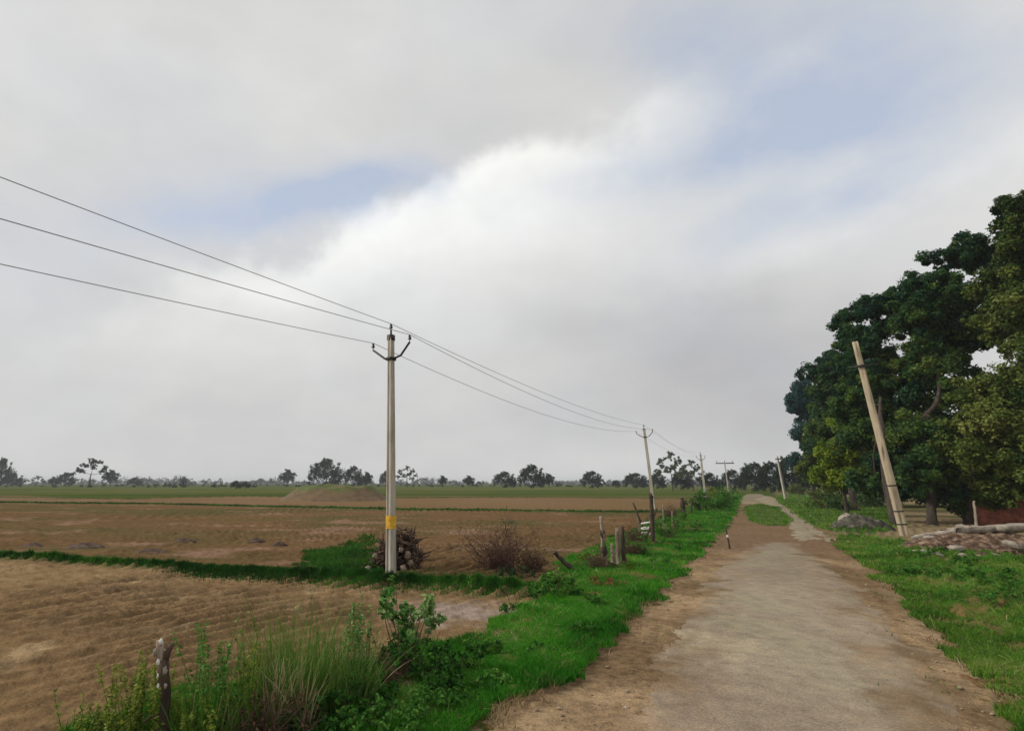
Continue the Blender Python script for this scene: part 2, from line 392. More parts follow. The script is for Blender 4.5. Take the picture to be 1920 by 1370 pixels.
for yy, cc_, hw, x0, x1 in ((931, (.15, .105, .06), 3.0, 650, 1400), (927, (.035, .055, .02), 1.8, -300, 1500), (922, (.12, .115, .04), 5.0, -300, 900), (919, (.03, .05, .018), 3.0, -400, 1500), (916, (.11, .12, .04), 9.0, 300, 1500), (936, (.12, .1, .05), 1.2, -400, 500)):
    ln_ = G((x0, yy - 2), ((x0 + x1) / 2, yy), (x1, yy + 1)); col = mixc(col, flat(cc_), (1 - pdist(GP, ln_) / hw) * 2 + (fbm(GX * .04, GY * .08, 95 + int(yy)) - .5) * 2.5 * (pdist(GP, ln_) < hw))
# green strip between second and third bund at the far left
P2 = gp(0, 935)
col = mixc(col, flat((.15, .098, .054)), (fbm(GX * .5, GY * .9, 91, 5) - .58) * 5 * (b1 < 0))
col = mixc(col, flat((.29, .205, .115)), (fbm(GX * 1.1, GY * 1.1, 93, 5) - .63) * 4 * (b1 < 0))
# damp pale patch
dpz = np.hypot((GX - gp(850, 1150)[0]) * .8, GY - gp(850, 1150)[1])
col = mixc(col, flat((.26, .2, .16)), (1.3 - dpz) * 1.2 + (n_hi - .5) * 2)
# right side: bare tan soil below the trees
right = np.clip((GX - np.interp(GY, [0, 10, 30, 90, 300], [2.5, 9, 22, 62, 200])) / 2, 0, 1)
tan = mixc(flat((.2, .15, .085)), flat((.12, .12, .045)), (fbm(GX * .15, GY * .15, 90) - .45) * 4)
col = mixc(col, tan, right * np.clip((220 - R_) / 60, 0, 1))
for bl, w in ((BUND, .5), (BUND2, .8), (BUND3, 1.0)):
    col = mixc(col, flat((.03, .06, .015)), (w - pdist(GP, bl)) * 2.5 + (n_hi - .5) * 1)
land = link('ground', npmesh('ground', np.stack([GX, GY, ZB], 1), GQ, None, None, col, True), M['ground'])
tag(land, kind='structure', label='bare ploughed brown fields stretching flat to the horizon')
# inner cap below the viewpoint
def sheet(name, poly, mat, colour, top=.05, edge=1.0, slope=.22, noise=.35, seed=0, bumpf=None, label=None):
    sd = sdist(GP, poly) * 1.0 + (fbm(GX * 1.6, GY * 1.6, 100 + seed) - .5) * noise * 2 + (fbm(GX * 7, GY * 7, 110 + seed, 3) - .5) * noise * 1.3
    h = np.clip(sd * slope, -.14, top)
    z = ZB + h
    if bumpf is not None: z = z + bumpf * np.clip(sd * 2, 0, 1)
    keep_v = sd > -.55
    q = GQ[keep_v[GQ].any(1)]
    used = np.unique(q); rm = np.full(len(GX), -1); rm[used] = np.arange(len(used))
    me = npmesh(name, np.stack([GX, GY, z], 1)[used], rm[q], None, None, colour[used], True)
    o = link(name, me, mat); tag(o, kind='structure', label=label)
    return z, sd
# dirt shoulders
cd = mixc(flat((.15, .1, .056)), flat((.3, .21, .125)), (fbm(GX * .5, GY * .5, 120) - .32) * 2.4 + (n_hi - .5))
sR = wbetween(GP, [gp(x, y)[:2] for x, y in ((1300, 1400), (1900, 1400))]) * 0
rightm = np.clip((GX - np.interp(GY, [0, 4, 8, 15, 25, 60], [3.4, 4.9, 7.2, 12.4, 19.5, 42])) * .9, 0, 1)
cd = mixc(cd, flat((.43, .33, .2)), rightm * .9 * (fbm(GX * .8, GY * .8, 125) + .2))
cd = mixc(cd, flat((.17, .112, .07)), np.clip((GY - 19) / 3, 0, 1) * np.clip(1 - rightm, 0, 1) * .9)
cd = mixc(cd, flat((.2, .17, .12)), np.clip((GY - 60) / 20, 0, 1))
ctr = (np.array(G((1560, 1560), (1480, 1225), (1450, 1060), (1425, 985)))); dl = pdist(GP, ctr)
RUT = -.035 * (np.exp(-((dl - .85) / .22) ** 2)) * (.5 + fbm(GX * 1.5, GY * 1.5, 133))
tr = .03 * np.clip(fbm(GX * 1.2, GY * 1.2, 130) - .4, 0, 1) + .05 * np.clip(fbm(GX * 5, GY * 5, 131, 3) - .45, 0, 1)
ZS, sdS = sheet('dirt_shoulder', SHOULDER, M['dirt'], cd, top=.035, noise=.3, seed=1, bumpf=tr, label='beaten brown dirt on both sides of the road surface')
# road surface
cr_ = mixc(flat((.215, .17, .122)), flat((.3, .245, .18)), (fbm(GX * .35, GY * .35, 140) - .3) * 2)
cr_ = mixc(cr_, flat((.25, .23, .15)), (fbm(GX * .8, GY * .5, 145) - .5) * 2 * np.clip(GX - 5, 0, 1))
pt = gp(1350, 1215); dd = np.hypot(GX - pt[0], GY - pt[1])
cr_ = mixc(cr_, flat((.38, .32, .21)), (.9 - dd) * .8 + (n_hi - .5) * 1.5)
bp = gp(1290, 1330); dd = np.hypot((GX - bp[0]), GY - bp[1]) 
cr_ = mixc(cr_, flat((.22, .165, .12)), (1.4 - dd) * .6 + (n_hi - .5))
sdr0 = sdist(GP, ROAD); cr_ = mixc(cr_, flat((.24, .18, .12)), (np.exp(-((dl - .85) / .3) ** 2) - .5) * .7 + (fbm(GX * 3, GY * 3, 148) - .5)); cr_ = mixc(cd, cr_, sdr0 / .75 - .05 + (fbm(GX * 1.7, GY * 1.7, 147, 5) - .5) * 2.6)
ZR_off = RUT * .25 + .012 * np.clip(fbm(GX * 3, GY * 3, 150, 3) - .5, 0, 1) * 4
save = ZB.copy(); ZB = ZB + np.where(sdS > 0, .03, 0)
ZRd, sdR = sheet('road', ROAD, M['road'], cr_, top=.05, slope=.09, noise=.25, seed=2, bumpf=ZR_off, label='worn grey beige paved lane running into the distance')
ZB = save
# right hand pale track beside the island
TRACK = G((1436, 930), (1455, 938), (1482, 955), (1500, 985), (1530, 1012), (1500, 1015), (1478, 985), (1462, 960), (1440, 944), (1415, 936))
ct = mixc(flat((.22, .18, .125)), flat((.3, .26, .19)), n_hi)
save = ZB.copy(); ZB = ZB + .05
sheet('track', TRACK, M['dirt'], ct, top=.05, slope=.08, noise=.3, seed=3, label='pale worn track curving past the grass island')
ZB = save
cv = mixc(flat((.025, .1, .012)), flat((.06, .14, .02)), n_hi)
cv = mixc(cv, flat((.17, .11, .05)), (fbm(GX * .9, GY * .9, 160) - .55) * 5)
cv = mixc(cv, flat((.15, .095, .045)), .75 - np.maximum(sL, sdist(GP, VERGE_R)) * 2.2 + (n_hi - .5) * 2)
ZVL, sdL = sheet('verge', VERGE_L, M['verge'], cv, top=.1, noise=.5, seed=4, bumpf=.08 * (fbm(GX * 1.2, GY * 1.2, 170) - .3), label='grassy verge on the field side of the road')
ZVR, sdRR = sheet('verge', VERGE_R, M['verge'], cv, top=.1, noise=.5, seed=5, bumpf=.1 * (fbm(GX * 1.2, GY * 1.2, 175) - .3), label='grassy verge on the tree side of the road')
cvd = mixc(flat((.05, .1, .025)), flat((.12, .13, .05)), n_hi)
sheet('verge', VERGE_RF, M['verge'], cvd, top=.1, noise=.5, seed=6, label='dull green verge by the far bend below the trees')
save = ZB.copy(); ZB = ZB + .07
sheet('grass_island', ISLAND, M['verge'], cvd, top=.08, noise=.3, seed=7, label='small green grass island splitting the track')
ZB = save

# ------------------------------------------------------------------ grass
def scatter_poly(poly, dens, dref, n_max, seed, noise=.5, zadd=0.0, thr=.25, keep=None):
    """random points in a polygon, density falling with distance"""
    rg = np.random.default_rng(seed); P = np.array(poly); lo, hi = P.min(0), P.max(0)
    lo = np.maximum(lo, -60); hi = np.minimum(hi, 130)
    out = []; tot = 0
    # sample in polar space so that near places get more
    a0, a1 = -.72, .95
    for _ in range(60):
        n = 60000
        u = rg.random(n); r = 3.6 * (140 / 3.6) ** u; a = a0 + (a1 - a0) * rg.random(n)
        x, y = r * np.sin(a), r * np.cos(a)
        Q = np.stack([x, y], 1); s = sdist(Q, poly) + (fbm(x * 1.6, y * 1.6, seed) - .5) * noise * 2
        ok = (s > -.12) & (fbm(x * 1.1, y * 1.1, seed + 5) > thr)
        if keep is not None: ok &= keep(x, y)
        out.append(Q[ok]); tot += ok.sum()
        if tot > n_max: break
    return np.concatenate(out)[:n_max]

def zat(x, y, lift=.06):
    return zbase(x, y) + lift

def grass(name, pts, mat, h0, h1, lift, label, wid=.011, tseed=1, leanf=.5):
    r = np.hypot(pts[:, 0], pts[:, 1]); n = len(pts)
    B = np.stack([pts[:, 0], pts[:, 1], zat(pts[:, 0], pts[:, 1], lift)], 1)
    hn = fbm(pts[:, 0] * 1.5, pts[:, 1] * 1.5, tseed)
    hn2 = vnoise(pts[:, 0] * 5, pts[:, 1] * 5, tseed + 9)
    h = (h0 + (h1 - h0) * RNG.random(n) ** 1.5) * (.25 + hn * .9 + hn2 * .7)
    ln = RNG.normal(size=(n, 2)) * h[:, None] * leanf
    w = wid * np.maximum(1, r / 9)
    t = np.clip(-.25 + fbm(pts[:, 0] * .9, pts[:, 1] * .9, tseed + 3, 5) * 1.2 + RNG.normal(size=n) * .15, 0, 1)
    A = Acc(); A.blades(B, h, ln, w, t)
    o = A.build(name, mat); tag(o, label, 'grass', kind='stuff'); return o

grass('grass', scatter_poly(VERGE_L, 1, 1, 170000, 11), M['grass'], .05, .13, .08, 'short bright green grass on the verge beside the ploughed field')
grass('grass', scatter_poly(VERGE_R, 1, 1, 110000, 12), M['grass_dull'], .05, .14, .08, 'short green grass on the verge below the roadside trees')
grass('grass', scatter_poly(VERGE_RF, 1, 1, 12000, 13), M['grass_dull'], .08, .25, .06, 'rough green grass near the far bend', wid=.012)
grass('grass', scatter_poly(ISLAND, 1, 1, 7000, 14), M['grass_dull'], .06, .14, .1, 'green grass on the small island in the track', wid=.01)
grass('grass', scatter_poly(GPATCH, 1, 1, 16000, 15, thr=.3, noise=.9), M['grass_dark'], .06, .2, .0, 'bright green grass patch left of the tall pole')
sp = scatter_poly(VERGE_L, 1, 1, 16000, 31, thr=.45)
grass('grass', sp, M['straw'], .05, .16, .06, 'dry straw coloured blades mixed through the left verge', wid=.008, leanf=.8)
sp = scatter_poly(VERGE_R, 1, 1, 14000, 32, thr=.42)
grass('grass', sp, M['straw'], .05, .16, .06, 'dry straw coloured blades mixed through the right verge', wid=.008, leanf=.8)
# grass along the bunds
def line_pts(line, n, w, seed, t0=0, t1=1):
    rg = np.random.default_rng(seed); L = np.array(line); seg = np.linalg.norm(np.diff(L, axis=0), axis=1); c = np.concatenate([[0], np.cumsum(seg)]) 
    s = (t0 + (t1 - t0) * rg.random(n)) * c[-1]; x = np.interp(s, c, L[:, 0]); y = np.interp(s, c, L[:, 1])
    return np.stack([x, y], 1) + rg.normal(size=(n, 2)) * w
lp = line_pts(BUND, 40000, .13, 16)
lp2 = line_pts(BUND, 26000, .42, 17, .72, 1.0)
lp = np.concatenate([lp, lp2]); pb = gp(733, 1082)[:2]; rel = lp - pb; ub = pb / np.linalg.norm(pb)
al = rel @ ub; ac = np.abs(rel @ np.array([-ub[1], ub[0]])); lp = lp[~((ac < .22) & (al < .15) & (al > -1.0))]
grass('grass', lp, M['grass_dark'], .06, .16, -.01, 'dense green grass on the low bank across the field', wid=.012)
lp = line_pts(BUND2, 26000, .3, 18)
grass('grass', lp, M['grass_dark'], .08, .2, -.02, 'dark grass line on the second field bank')
# stray tufts over dirt and field
sp = scatter_poly(SHOULDER, 1, 1, 900, 19, thr=.6)
grass('grass', sp[(np.hypot(sp[:, 0], sp[:, 1]) < 30)], M['grass_dull'], .02, .06, .05, 'scattered dry tufts on the dirt shoulder', wid=.012)

# ------------------------------------------------------------------ trees
def clump_leaves(A, c, r, n, size, nsub=14, flat_=.8, tbase=.5, up=.6, sq=1.0):
    """sprays of leaves spread through an uneven ball"""
    c = np.array(c, float); r3 = np.array([r, r, r * flat_])
    d = RNG.normal(size=(nsub, 3)); d /= np.linalg.norm(d, axis=1)[:, None]
    sub = c + d * r3 * (RNG.random((nsub, 1)) ** .45) * 1.0
    sr = r * (.2 + .3 * RNG.random(nsub) ** 1.5)
    k = RNG.integers(0, nsub, n)
    e = RNG.normal(size=(n, 3)); e /= np.linalg.norm(e, axis=1)[:, None]
    P = sub[k] + e * (sr[k] * RNG.random(n) ** .6)[:, None] * np.array([1, 1, .9]) * sq
    P[:, 2] -= sr[k] * .25 * RNG.random(n)
    Nn = e * .7 + (P - c) / r * .4 + np.array([0, 0, up * .7]) + RNG.normal(size=(n, 3)) * .7
    st = RNG.random(nsub)
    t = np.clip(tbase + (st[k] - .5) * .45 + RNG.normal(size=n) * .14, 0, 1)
    A.leaves(P, Nn, size * (.7 + .6 * RNG.random(n)), t, aspect=.6)

def curve_pts(a, b, n=6, sag=.15, jit=.06):
    a = np.array(a, float); b = np.array(b, float); L = np.linalg.norm(b - a); t = np.linspace(0, 1, n)[:, None]
    mid = (a + b) / 2 + np.array([0, 0, 1]) * L * sag * (-1 if b[2] > a[2] else 1) + RNG.normal(size=3) * L * jit
    return (1 - t) ** 2 * a + 2 * t * (1 - t) * mid + t * t * b

HOLES = []
for hx, hy, hp, hd in ((1688, 658, 19, 37), (1850, 655, 20, 34), (1866, 695, 18, 34), (1865, 455, 16, 33)):
    h_ = ray(hx, hy); HOLES.append((h_ / np.linalg.norm(h_), hp / F * hd))
def make_tree(name, label, cat, base, clumps, mats, trunk_r, dens, size, lean_to=None, fork=.35, group=None, nsub=14, flat_=.9, tb=.5, barkm='bark', fill=0, grow=1.0, deep=.9):
    """clumps: (centre, radius, tint). One trunk with limbs into every clump, crown of leaf sprays"""
    base = np.array(base, float); root = empty(name, base); tag(root, label, cat, group)
    clumps = [(np.array(c, float), r * grow, t) for c, r, t in clumps]; own = list(clumps)
    for _ in range(fill):
        i = RNG.integers(0, len(own)); ds = sorted(range(len(own)), key=lambda k: np.linalg.norm(own[k][0] - own[i][0])); j = ds[min(len(ds) - 1, 1 + RNG.integers(0, 3))]
        f = RNG.random(); c = own[i][0] * (1 - f) + own[j][0] * f + np.clip(RNG.normal(size=3), -1.0, 1.0) * own[i][1] * np.array([.35, deep, .35])
        if any(np.linalg.norm(np.cross(c - [0, 0, CAMH], h_)) < hr_ for h_, hr_ in HOLES): continue
        clumps.append((c, own[i][1] * RNG.uniform(.35, .75), float(np.clip(own[i][2] + RNG.normal() * .2, 0, 1))))
    C = np.array([c for c, r, t in clumps]); cen = C.mean(0); top = C[:, 2].max()
    fk = base + (np.array([cen[0], cen[1], 0]) - np.array([base[0], base[1], 0])) * fork * .8; fk[2] = base[2] + (top - base[2]) * fork
    A = Acc(); A.tube(curve_pts(base - [0, 0, .3], fk, 8, .0, .04), np.linspace(trunk_r * 1.25, trunk_r * .8, 8) * np.array([1.35, 1.05] + [1] * 6), 10, wob=.18)
    skel = [(fk, trunk_r * .8)]; lead = fk + (cen - fk) * .5
    LP = curve_pts(fk, lead, 6); A.tube(LP, np.linspace(trunk_r * .8, trunk_r * .5, 6), 8, wob=.15)
    skel += [(p, trunk_r * (.8 - .06 * k)) for k, p in enumerate(LP)]
    order = sorted(own, key=lambda q: np.linalg.norm(q[0] - fk)) + clumps[len(own):]
    for c, r, t in order:
        SP = np.array([p for p, _ in skel]); dv = c - SP; dist = np.linalg.norm(dv, axis=1) + np.clip(SP[:, 2] - c[2], 0, None) * .8
        k = int(np.argmin(dist)); s0, r0 = skel[k]; P = curve_pts(s0, c, 7, .12, .1); rs = min(r0 * .62, trunk_r * .5)
        A.tube(P, np.linspace(rs, max(rs * .3, .012 * trunk_r / .2), 7), 6, wob=.12, cap=False)
        skel += [(P[m_], rs * (1 - .7 * m_ / 6)) for m_ in (2, 3, 4, 5)]
        for _ in range(3):
            e = c + RNG.normal(size=3) * r * .45
            A.tube(curve_pts(P[5], e, 4, .1, .1), np.linspace(rs * .35, rs * .08, 4), 4, cap=False)
    A.build('trunk', M[barkm], root, True)
    K = Acc()
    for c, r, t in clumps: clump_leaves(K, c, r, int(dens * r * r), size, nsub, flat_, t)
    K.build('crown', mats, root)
    return root

def pc(x, y, d, rpx, t=.5):
    return (dp(x, y, d), rpx / F * d, t)

# big right trees, nearest first; low top tints put distance blue into leaf colour
big = 'trees along the right side of the road'
make_tree('roadside_tree', 'tallest dark tree at the right edge reaching highest in the picture', 'tree', [*gp(1816, 985)[:2], 0],
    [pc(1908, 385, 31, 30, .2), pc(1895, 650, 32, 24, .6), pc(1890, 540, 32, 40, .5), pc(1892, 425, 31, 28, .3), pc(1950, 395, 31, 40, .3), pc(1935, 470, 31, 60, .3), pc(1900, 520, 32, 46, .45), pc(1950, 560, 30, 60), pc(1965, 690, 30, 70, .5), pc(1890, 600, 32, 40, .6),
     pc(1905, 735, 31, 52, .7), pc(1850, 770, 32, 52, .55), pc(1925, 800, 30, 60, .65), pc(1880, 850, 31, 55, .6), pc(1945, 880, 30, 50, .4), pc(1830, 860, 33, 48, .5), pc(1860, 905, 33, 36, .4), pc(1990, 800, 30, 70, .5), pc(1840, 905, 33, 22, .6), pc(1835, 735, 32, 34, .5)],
    M['olive'], .2, 1500, .2, group=big, fill=60, grow=1.15)
make_tree('roadside_tree', 'broad dark tree with leaning trunk behind the brick wall, second from the right edge', 'tree', [*gp(1748, 985)[:2], 0],
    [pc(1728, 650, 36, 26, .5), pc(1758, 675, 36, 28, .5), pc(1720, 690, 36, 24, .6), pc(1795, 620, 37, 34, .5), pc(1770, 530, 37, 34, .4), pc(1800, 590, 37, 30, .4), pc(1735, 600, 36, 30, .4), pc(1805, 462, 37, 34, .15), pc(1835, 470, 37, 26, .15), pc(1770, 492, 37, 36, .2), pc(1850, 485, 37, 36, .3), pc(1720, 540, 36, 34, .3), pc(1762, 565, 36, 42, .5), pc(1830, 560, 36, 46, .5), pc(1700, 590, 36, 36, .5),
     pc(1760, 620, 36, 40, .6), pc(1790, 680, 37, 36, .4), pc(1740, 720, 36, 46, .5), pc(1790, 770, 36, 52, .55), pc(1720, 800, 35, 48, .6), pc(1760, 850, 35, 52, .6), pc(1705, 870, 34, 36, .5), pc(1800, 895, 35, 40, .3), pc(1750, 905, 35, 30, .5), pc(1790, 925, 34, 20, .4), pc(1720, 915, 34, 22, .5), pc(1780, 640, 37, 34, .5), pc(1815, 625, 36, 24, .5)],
    M['midleaf'], .19, 1500, .21, group=big, fill=66, grow=1.1)
make_tree('roadside_tree', 'dark tree right behind the leaning concrete pole', 'tree', [*gp(1684, 988)[:2], 0],
    [pc(1655, 665, 39, 26, .5), pc(1625, 635, 39, 26, .4), pc(1655, 690, 38, 24, .6), pc(1590, 660, 39, 24, .4), pc(1606, 592, 40, 36, .2), pc(1588, 612, 40, 24, .2), pc(1640, 572, 40, 32, .25), pc(1695, 548, 40, 28, .25), pc(1725, 590, 39, 30, .4), pc(1672, 560, 40, 28, .35), pc(1660, 610, 39, 32, .5), pc(1600, 625, 39, 26, .35), pc(1700, 690, 39, 26, .5), pc(1650, 725, 38, 42, .65), pc(1605, 685, 38, 28, .4),
     pc(1690, 760, 38, 46, .5), pc(1640, 800, 38, 48, .6), pc(1690, 840, 37, 44, .45), pc(1660, 880, 37, 40, .4), pc(1600, 770, 38, 34, .55), pc(1620, 650, 39, 26, .4), pc(1585, 735, 38, 24, .5), pc(1650, 915, 36, 26, .5), pc(1690, 915, 36, 26, .4), pc(1610, 900, 37, 26, .5)],
    M['midleaf'], .18, 1600, .2, group=big, fill=54, grow=1.1)
make_tree('roadside_tree', 'dark bluish tree left of the leaning pole with a lobed crown', 'tree', [*gp(1600, 958)[:2], 0],
    [pc(1558, 686, 54, 30, .2), pc(1545, 700, 54, 22, .2), pc(1580, 672, 54, 24, .2), pc(1600, 700, 54, 34, .4), pc(1545, 735, 54, 28, .4), pc(1590, 745, 53, 40, .5), pc(1550, 785, 53, 40, .5), pc(1610, 800, 52, 44, .6), pc(1570, 840, 52, 42, .5), pc(1625, 860, 51, 40, .4)],
    M['darkleaf'], .25, 1200, .25, group=big, fill=30, grow=1.1)
make_tree('roadside_tree', 'farthest big roadside tree, bluish crown nearest the bend', 'tree', [*gp(1530, 936)[:2], 0],
    [pc(1500, 728, 85, 24, .3), pc(1488, 745, 85, 18, .3), pc(1515, 745, 85, 26, .4), pc(1508, 765, 85, 26, .4), pc(1530, 790, 85, 26, .5), pc(1515, 820, 84, 28, .5), pc(1545, 840, 84, 34, .5), pc(1518, 862, 83, 28, .5), pc(1555, 885, 83, 30, .5)],
    M['teal'], .3, 750, .34, group=big, fill=22, grow=1.05)
make_tree('lime_tree', 'bright yellow green bushy tree left of the leaning pole', 'tree', [*gp(1590, 968)[:2], 0],
    [pc(1590, 800, 44, 30, .4), pc(1555, 850, 44, 28, .5), pc(1600, 850, 43, 34, .6), pc(1570, 885, 43, 30, .6), pc(1620, 890, 43, 30, .5), pc(1545, 895, 44, 20, .7), pc(1615, 820, 44, 28, .4)],
    M['lime'], .12, 1900, .17, group=big, fill=14, grow=1.1)
make_tree('roadside_tree', 'olive tree filling the gap behind the yellow green tree', 'tree', [*gp(1640, 945)[:2], 0],
    [pc(1535, 810, 62, 26, .5), pc(1520, 880, 66, 30, .5), pc(1560, 900, 64, 26, .4), pc(1640, 850, 62, 44, .4), pc(1680, 900, 60, 36, .3), pc(1620, 905, 60, 30, .3)],
    M['olive'], .2, 950, .27, group=big, fill=16, grow=1.1)
make_tree('fill_tree', 'dark fill tree added behind the row, seen between the two nearest trunks', 'tree', [*gp(1790, 948)[:2], 0],
    [pc(1720, 850, 62, 50, .3), pc(1790, 800, 62, 55, .3), pc(1800, 880, 60, 44, .3), pc(1850, 870, 60, 50, .2), pc(1740, 905, 60, 30, .2)],
    M['darkleaf'], .25, 650, .34, fill=20, grow=1.15, group='trees behind the roadside row')  # added with the next tree as dark fill, darkening gaps behind the row
make_tree('fill_tree', 'dark fill tree added behind the red brick wall at the right edge', 'tree', [*gp(1900, 950)[:2], 0],
    [pc(1900, 800, 56, 50, .3), pc(1940, 870, 56, 60, .2), pc(1890, 900, 55, 44, .2), pc(1850, 910, 55, 30, .2), pc(1960, 760, 56, 60, .3), pc(1930, 930, 55, 30, .2)],
    M['darkleaf'], .25, 700, .34, fill=20, grow=1.15, group='trees behind the roadside row')
for tx, w, lb in ((1868, .12, 'dark slim trunk right of the nearest roadside trunk'), (1897, .14, 'dark slim trunk above the brick wall near the right edge')):
    b = gp(tx, 966); 
    make_tree('slim_tree', lb, 'tree', [b[0], b[1], 0], [pc(tx - 8, 860, b[1], 26, .3), pc(tx + 10, 820, b[1], 28, .3), pc(tx, 785, b[1], 24, .4)], M['darkleaf'], w, 1500, .2, fork=.55, group='slim trees behind the wall')

# far trees: three kinds, copied
def proto(kind):
    """unit-height tree standing at the origin"""
    RN = RNG
    if kind == 'round': cl = [((.0, 0, .62), .3, .4), ((.2, .05, .52), .22, .4), ((-.2, -.05, .55), .22, .4), ((.05, .1, .8), .19, .4), ((-.1, 0, .38), .2, .3), ((.16, 0, .36), .18, .3)]
    elif kind == 'bushy': cl = [((0, 0, .5), .32, .4), ((.32, .1, .48), .24, .4), ((-.32, 0, .44), .25, .4), ((.2, -.1, .7), .22, .5), ((-.16, .1, .72), .22, .4), ((.04, 0, .8), .17, .4), ((.42, 0, .28), .2, .3), ((-.44, 0, .27), .19, .3), ((.1, 0, .26), .26, .3)]
    elif kind == 'flat': cl = [((-.05, 0, .88), .13, .4), ((.18, .05, .84), .13, .4), ((-.22, 0, .74), .14, .4), ((.05, 0, .7), .12, .4), ((-.42, .1, .58), .13, .4), ((.4, 0, .62), .13, .4), ((.52, 0, .46), .12, .4), ((-.58, 0, .44), .11, .4), ((.3, .1, .5), .1, .4), ((-.25, 0, .52), .1, .4)]
    else: cl = [((0, 0, .84), .12, .5), ((.22, 0, .74), .13, .5), ((-.24, 0, .7), .13, .5), ((.1, .05, .6), .12, .5), ((-.12, 0, .5), .12, .5), ((.34, 0, .52), .1, .5), ((-.36, 0, .46), .1, .5), ((.18, 0, .4), .1, .5)]
    cl = [(np.array(c) , r, t) for c, r, t in cl]
    mat = M['palefar'] if kind == 'pale' else M['fartree']
    t = make_tree('field_tree', '', 'tree', (0, 0, 0), cl, mat, .032 if kind == 'flat' else .02, 13000 if kind in ('round', 'bushy') else 24000, .04, fork=.22, nsub=12, flat_=.85 if kind != 'flat' else .6, fill=6 if kind in ('round', 'bushy') else 2, grow=1.15 if kind in ('round', 'bushy') else 1.05, deep=.5)
    return t
protos = {}; used = {}
def far_tree(kind, x, ytop, ybase, wpx, label, group='lone trees on the far side of the fields', name='field_tree', mat=None, rz=None):
    if kind not in protos: protos[kind] = proto(kind); used[kind] = False
    t = protos[kind] if not used[kind] else copy_tree(protos[kind]); used[kind] = True
    b = gp(x, ybase) if ybase > 909.5 else gp(x, 909.5)
    h = (ybase - ytop) / F * b[1] * 1.02; natural = {'round': .85, 'bushy': 1.15, 'flat': 1.3, 'pale': .9}[kind]
    w = wpx / F * b[1] / natural
    t.name = name
    t.location = (b[0], b[1], 0); t.scale = (w, w, h); t.rotation_euler = (0, 0, RNG.random() * .8 - .4 if rz is None else rz)
    tag(t, label, 'tree', group); return t
FT = [
 ('bushy', 0, 855, 911, 40, 'dark tree cut by the left edge of the picture'),
 ('bushy', 22, 886, 911, 46, 'low bushy tree just right of the left edge'),
 ('flat', 68, 892, 910, 30, 'small hazy tree between the left edge tree and the umbrella tree'),
 ('round', 98, 893, 911, 20, 'small round tree at the left foot of the umbrella tree'),
 ('flat', 167, 860, 912, 74, 'wide flat topped umbrella tree on the left horizon'),
 ('bushy', 122, 884, 911, 36, 'low tree touching the umbrella tree on its left side'),
 ('round', 206, 880, 911, 34, 'rounded tree touching the umbrella tree on its right side'),
 ('bushy', 252, 894, 911, 26, 'tiny far bush a little right of the umbrella tree'),
 ('round', 343, 893, 910, 18, 'tiny far tree midway between the umbrella tree and the mound'),
 ('flat', 391, 897, 910, 12, 'first of two tiny far trees left of the dark pair of bushes'),
 ('flat', 412, 896, 910, 12, 'second of two tiny far trees left of the dark pair of bushes'),
 ('bushy', 443, 900, 916, 22, 'dark low bush, left one of the pair left of the mound'),
 ('bushy', 461, 901, 915, 18, 'dark low bush, right one of the pair left of the mound'),
 ('round', 538, 879, 911, 36, 'round tree just left of the mound'),
 ('bushy', 612, 856, 912, 70, 'large spreading dark tree rising behind the mound'),
 ('bushy', 664, 871, 912, 38, 'dark tree at the right end of the mound'),
 ('round', 688, 884, 913, 24, 'small tree right of the mound before the tall pole'),
 ('bushy', 724, 881, 912, 26, 'dark tree standing behind the tall pole'),
 ('pale', 763, 873, 913, 44, 'open ragged tree just right of the tall pole'),
 ('round', 830, 891, 913, 21, 'small lone ball shaped tree right of the ragged tree'),
 ('round', 879, 891, 913, 26, 'second lone ball shaped tree, a little wider'),
 ('bushy', 948, 882, 914, 46, 'bushy tree forming the left side of the central clump'),
 ('bushy', 1000, 868, 915, 52, 'tallest tree of the central clump on the horizon'),
 ('round', 1030, 887, 914, 24, 'small round tree forming the right side of the central clump'),
 ('bushy', 1112, 881, 915, 44, 'lone dark tree between the central clump and the second pole'),
 ('bushy', 1156, 899, 914, 18, 'small bush between the lone dark tree and the second pole'),
 ('bushy', 1194, 885, 915, 50, 'dark tree just left of the second pole'),
 ('bushy', 1236, 884, 916, 34, 'dark tree just right of the second pole'),
]
for k, x, yt, yb, w, lb in FT: far_tree(k, x, yt, yb, w, lb)
rb = 'trees near the far end of the road'
far_tree('pale', 1262, 846, 920, 60, 'pale thin crowned tree right of the second pole', rb, 'roadside_tree')
far_tree('pale', 1300, 862, 921, 56, 'second pale thin crowned tree, right of the first one', rb, 'roadside_tree')
far_tree('bushy', 1282, 880, 918, 46, 'dark bushy tree below the two pale crowns', rb, 'roadside_tree')
far_tree('bushy', 1335, 884, 920, 36, 'dark bushy tree right of the two pale crowns', rb, 'roadside_tree')
far_tree('bushy', 1378, 878, 919, 44, 'dark tree straight above the far end of the road', rb, 'roadside_tree')
far_tree('bushy', 1420, 864, 922, 62, 'big dark tree above the bend of the road', rb, 'roadside_tree')
far_tree('bushy', 1452, 862, 924, 54, 'dark tree beside the thin far pole', rb, 'roadside_tree')
far_tree('bushy', 1490, 850, 926, 60, 'dark tree right of the thin far pole', rb, 'roadside_tree')

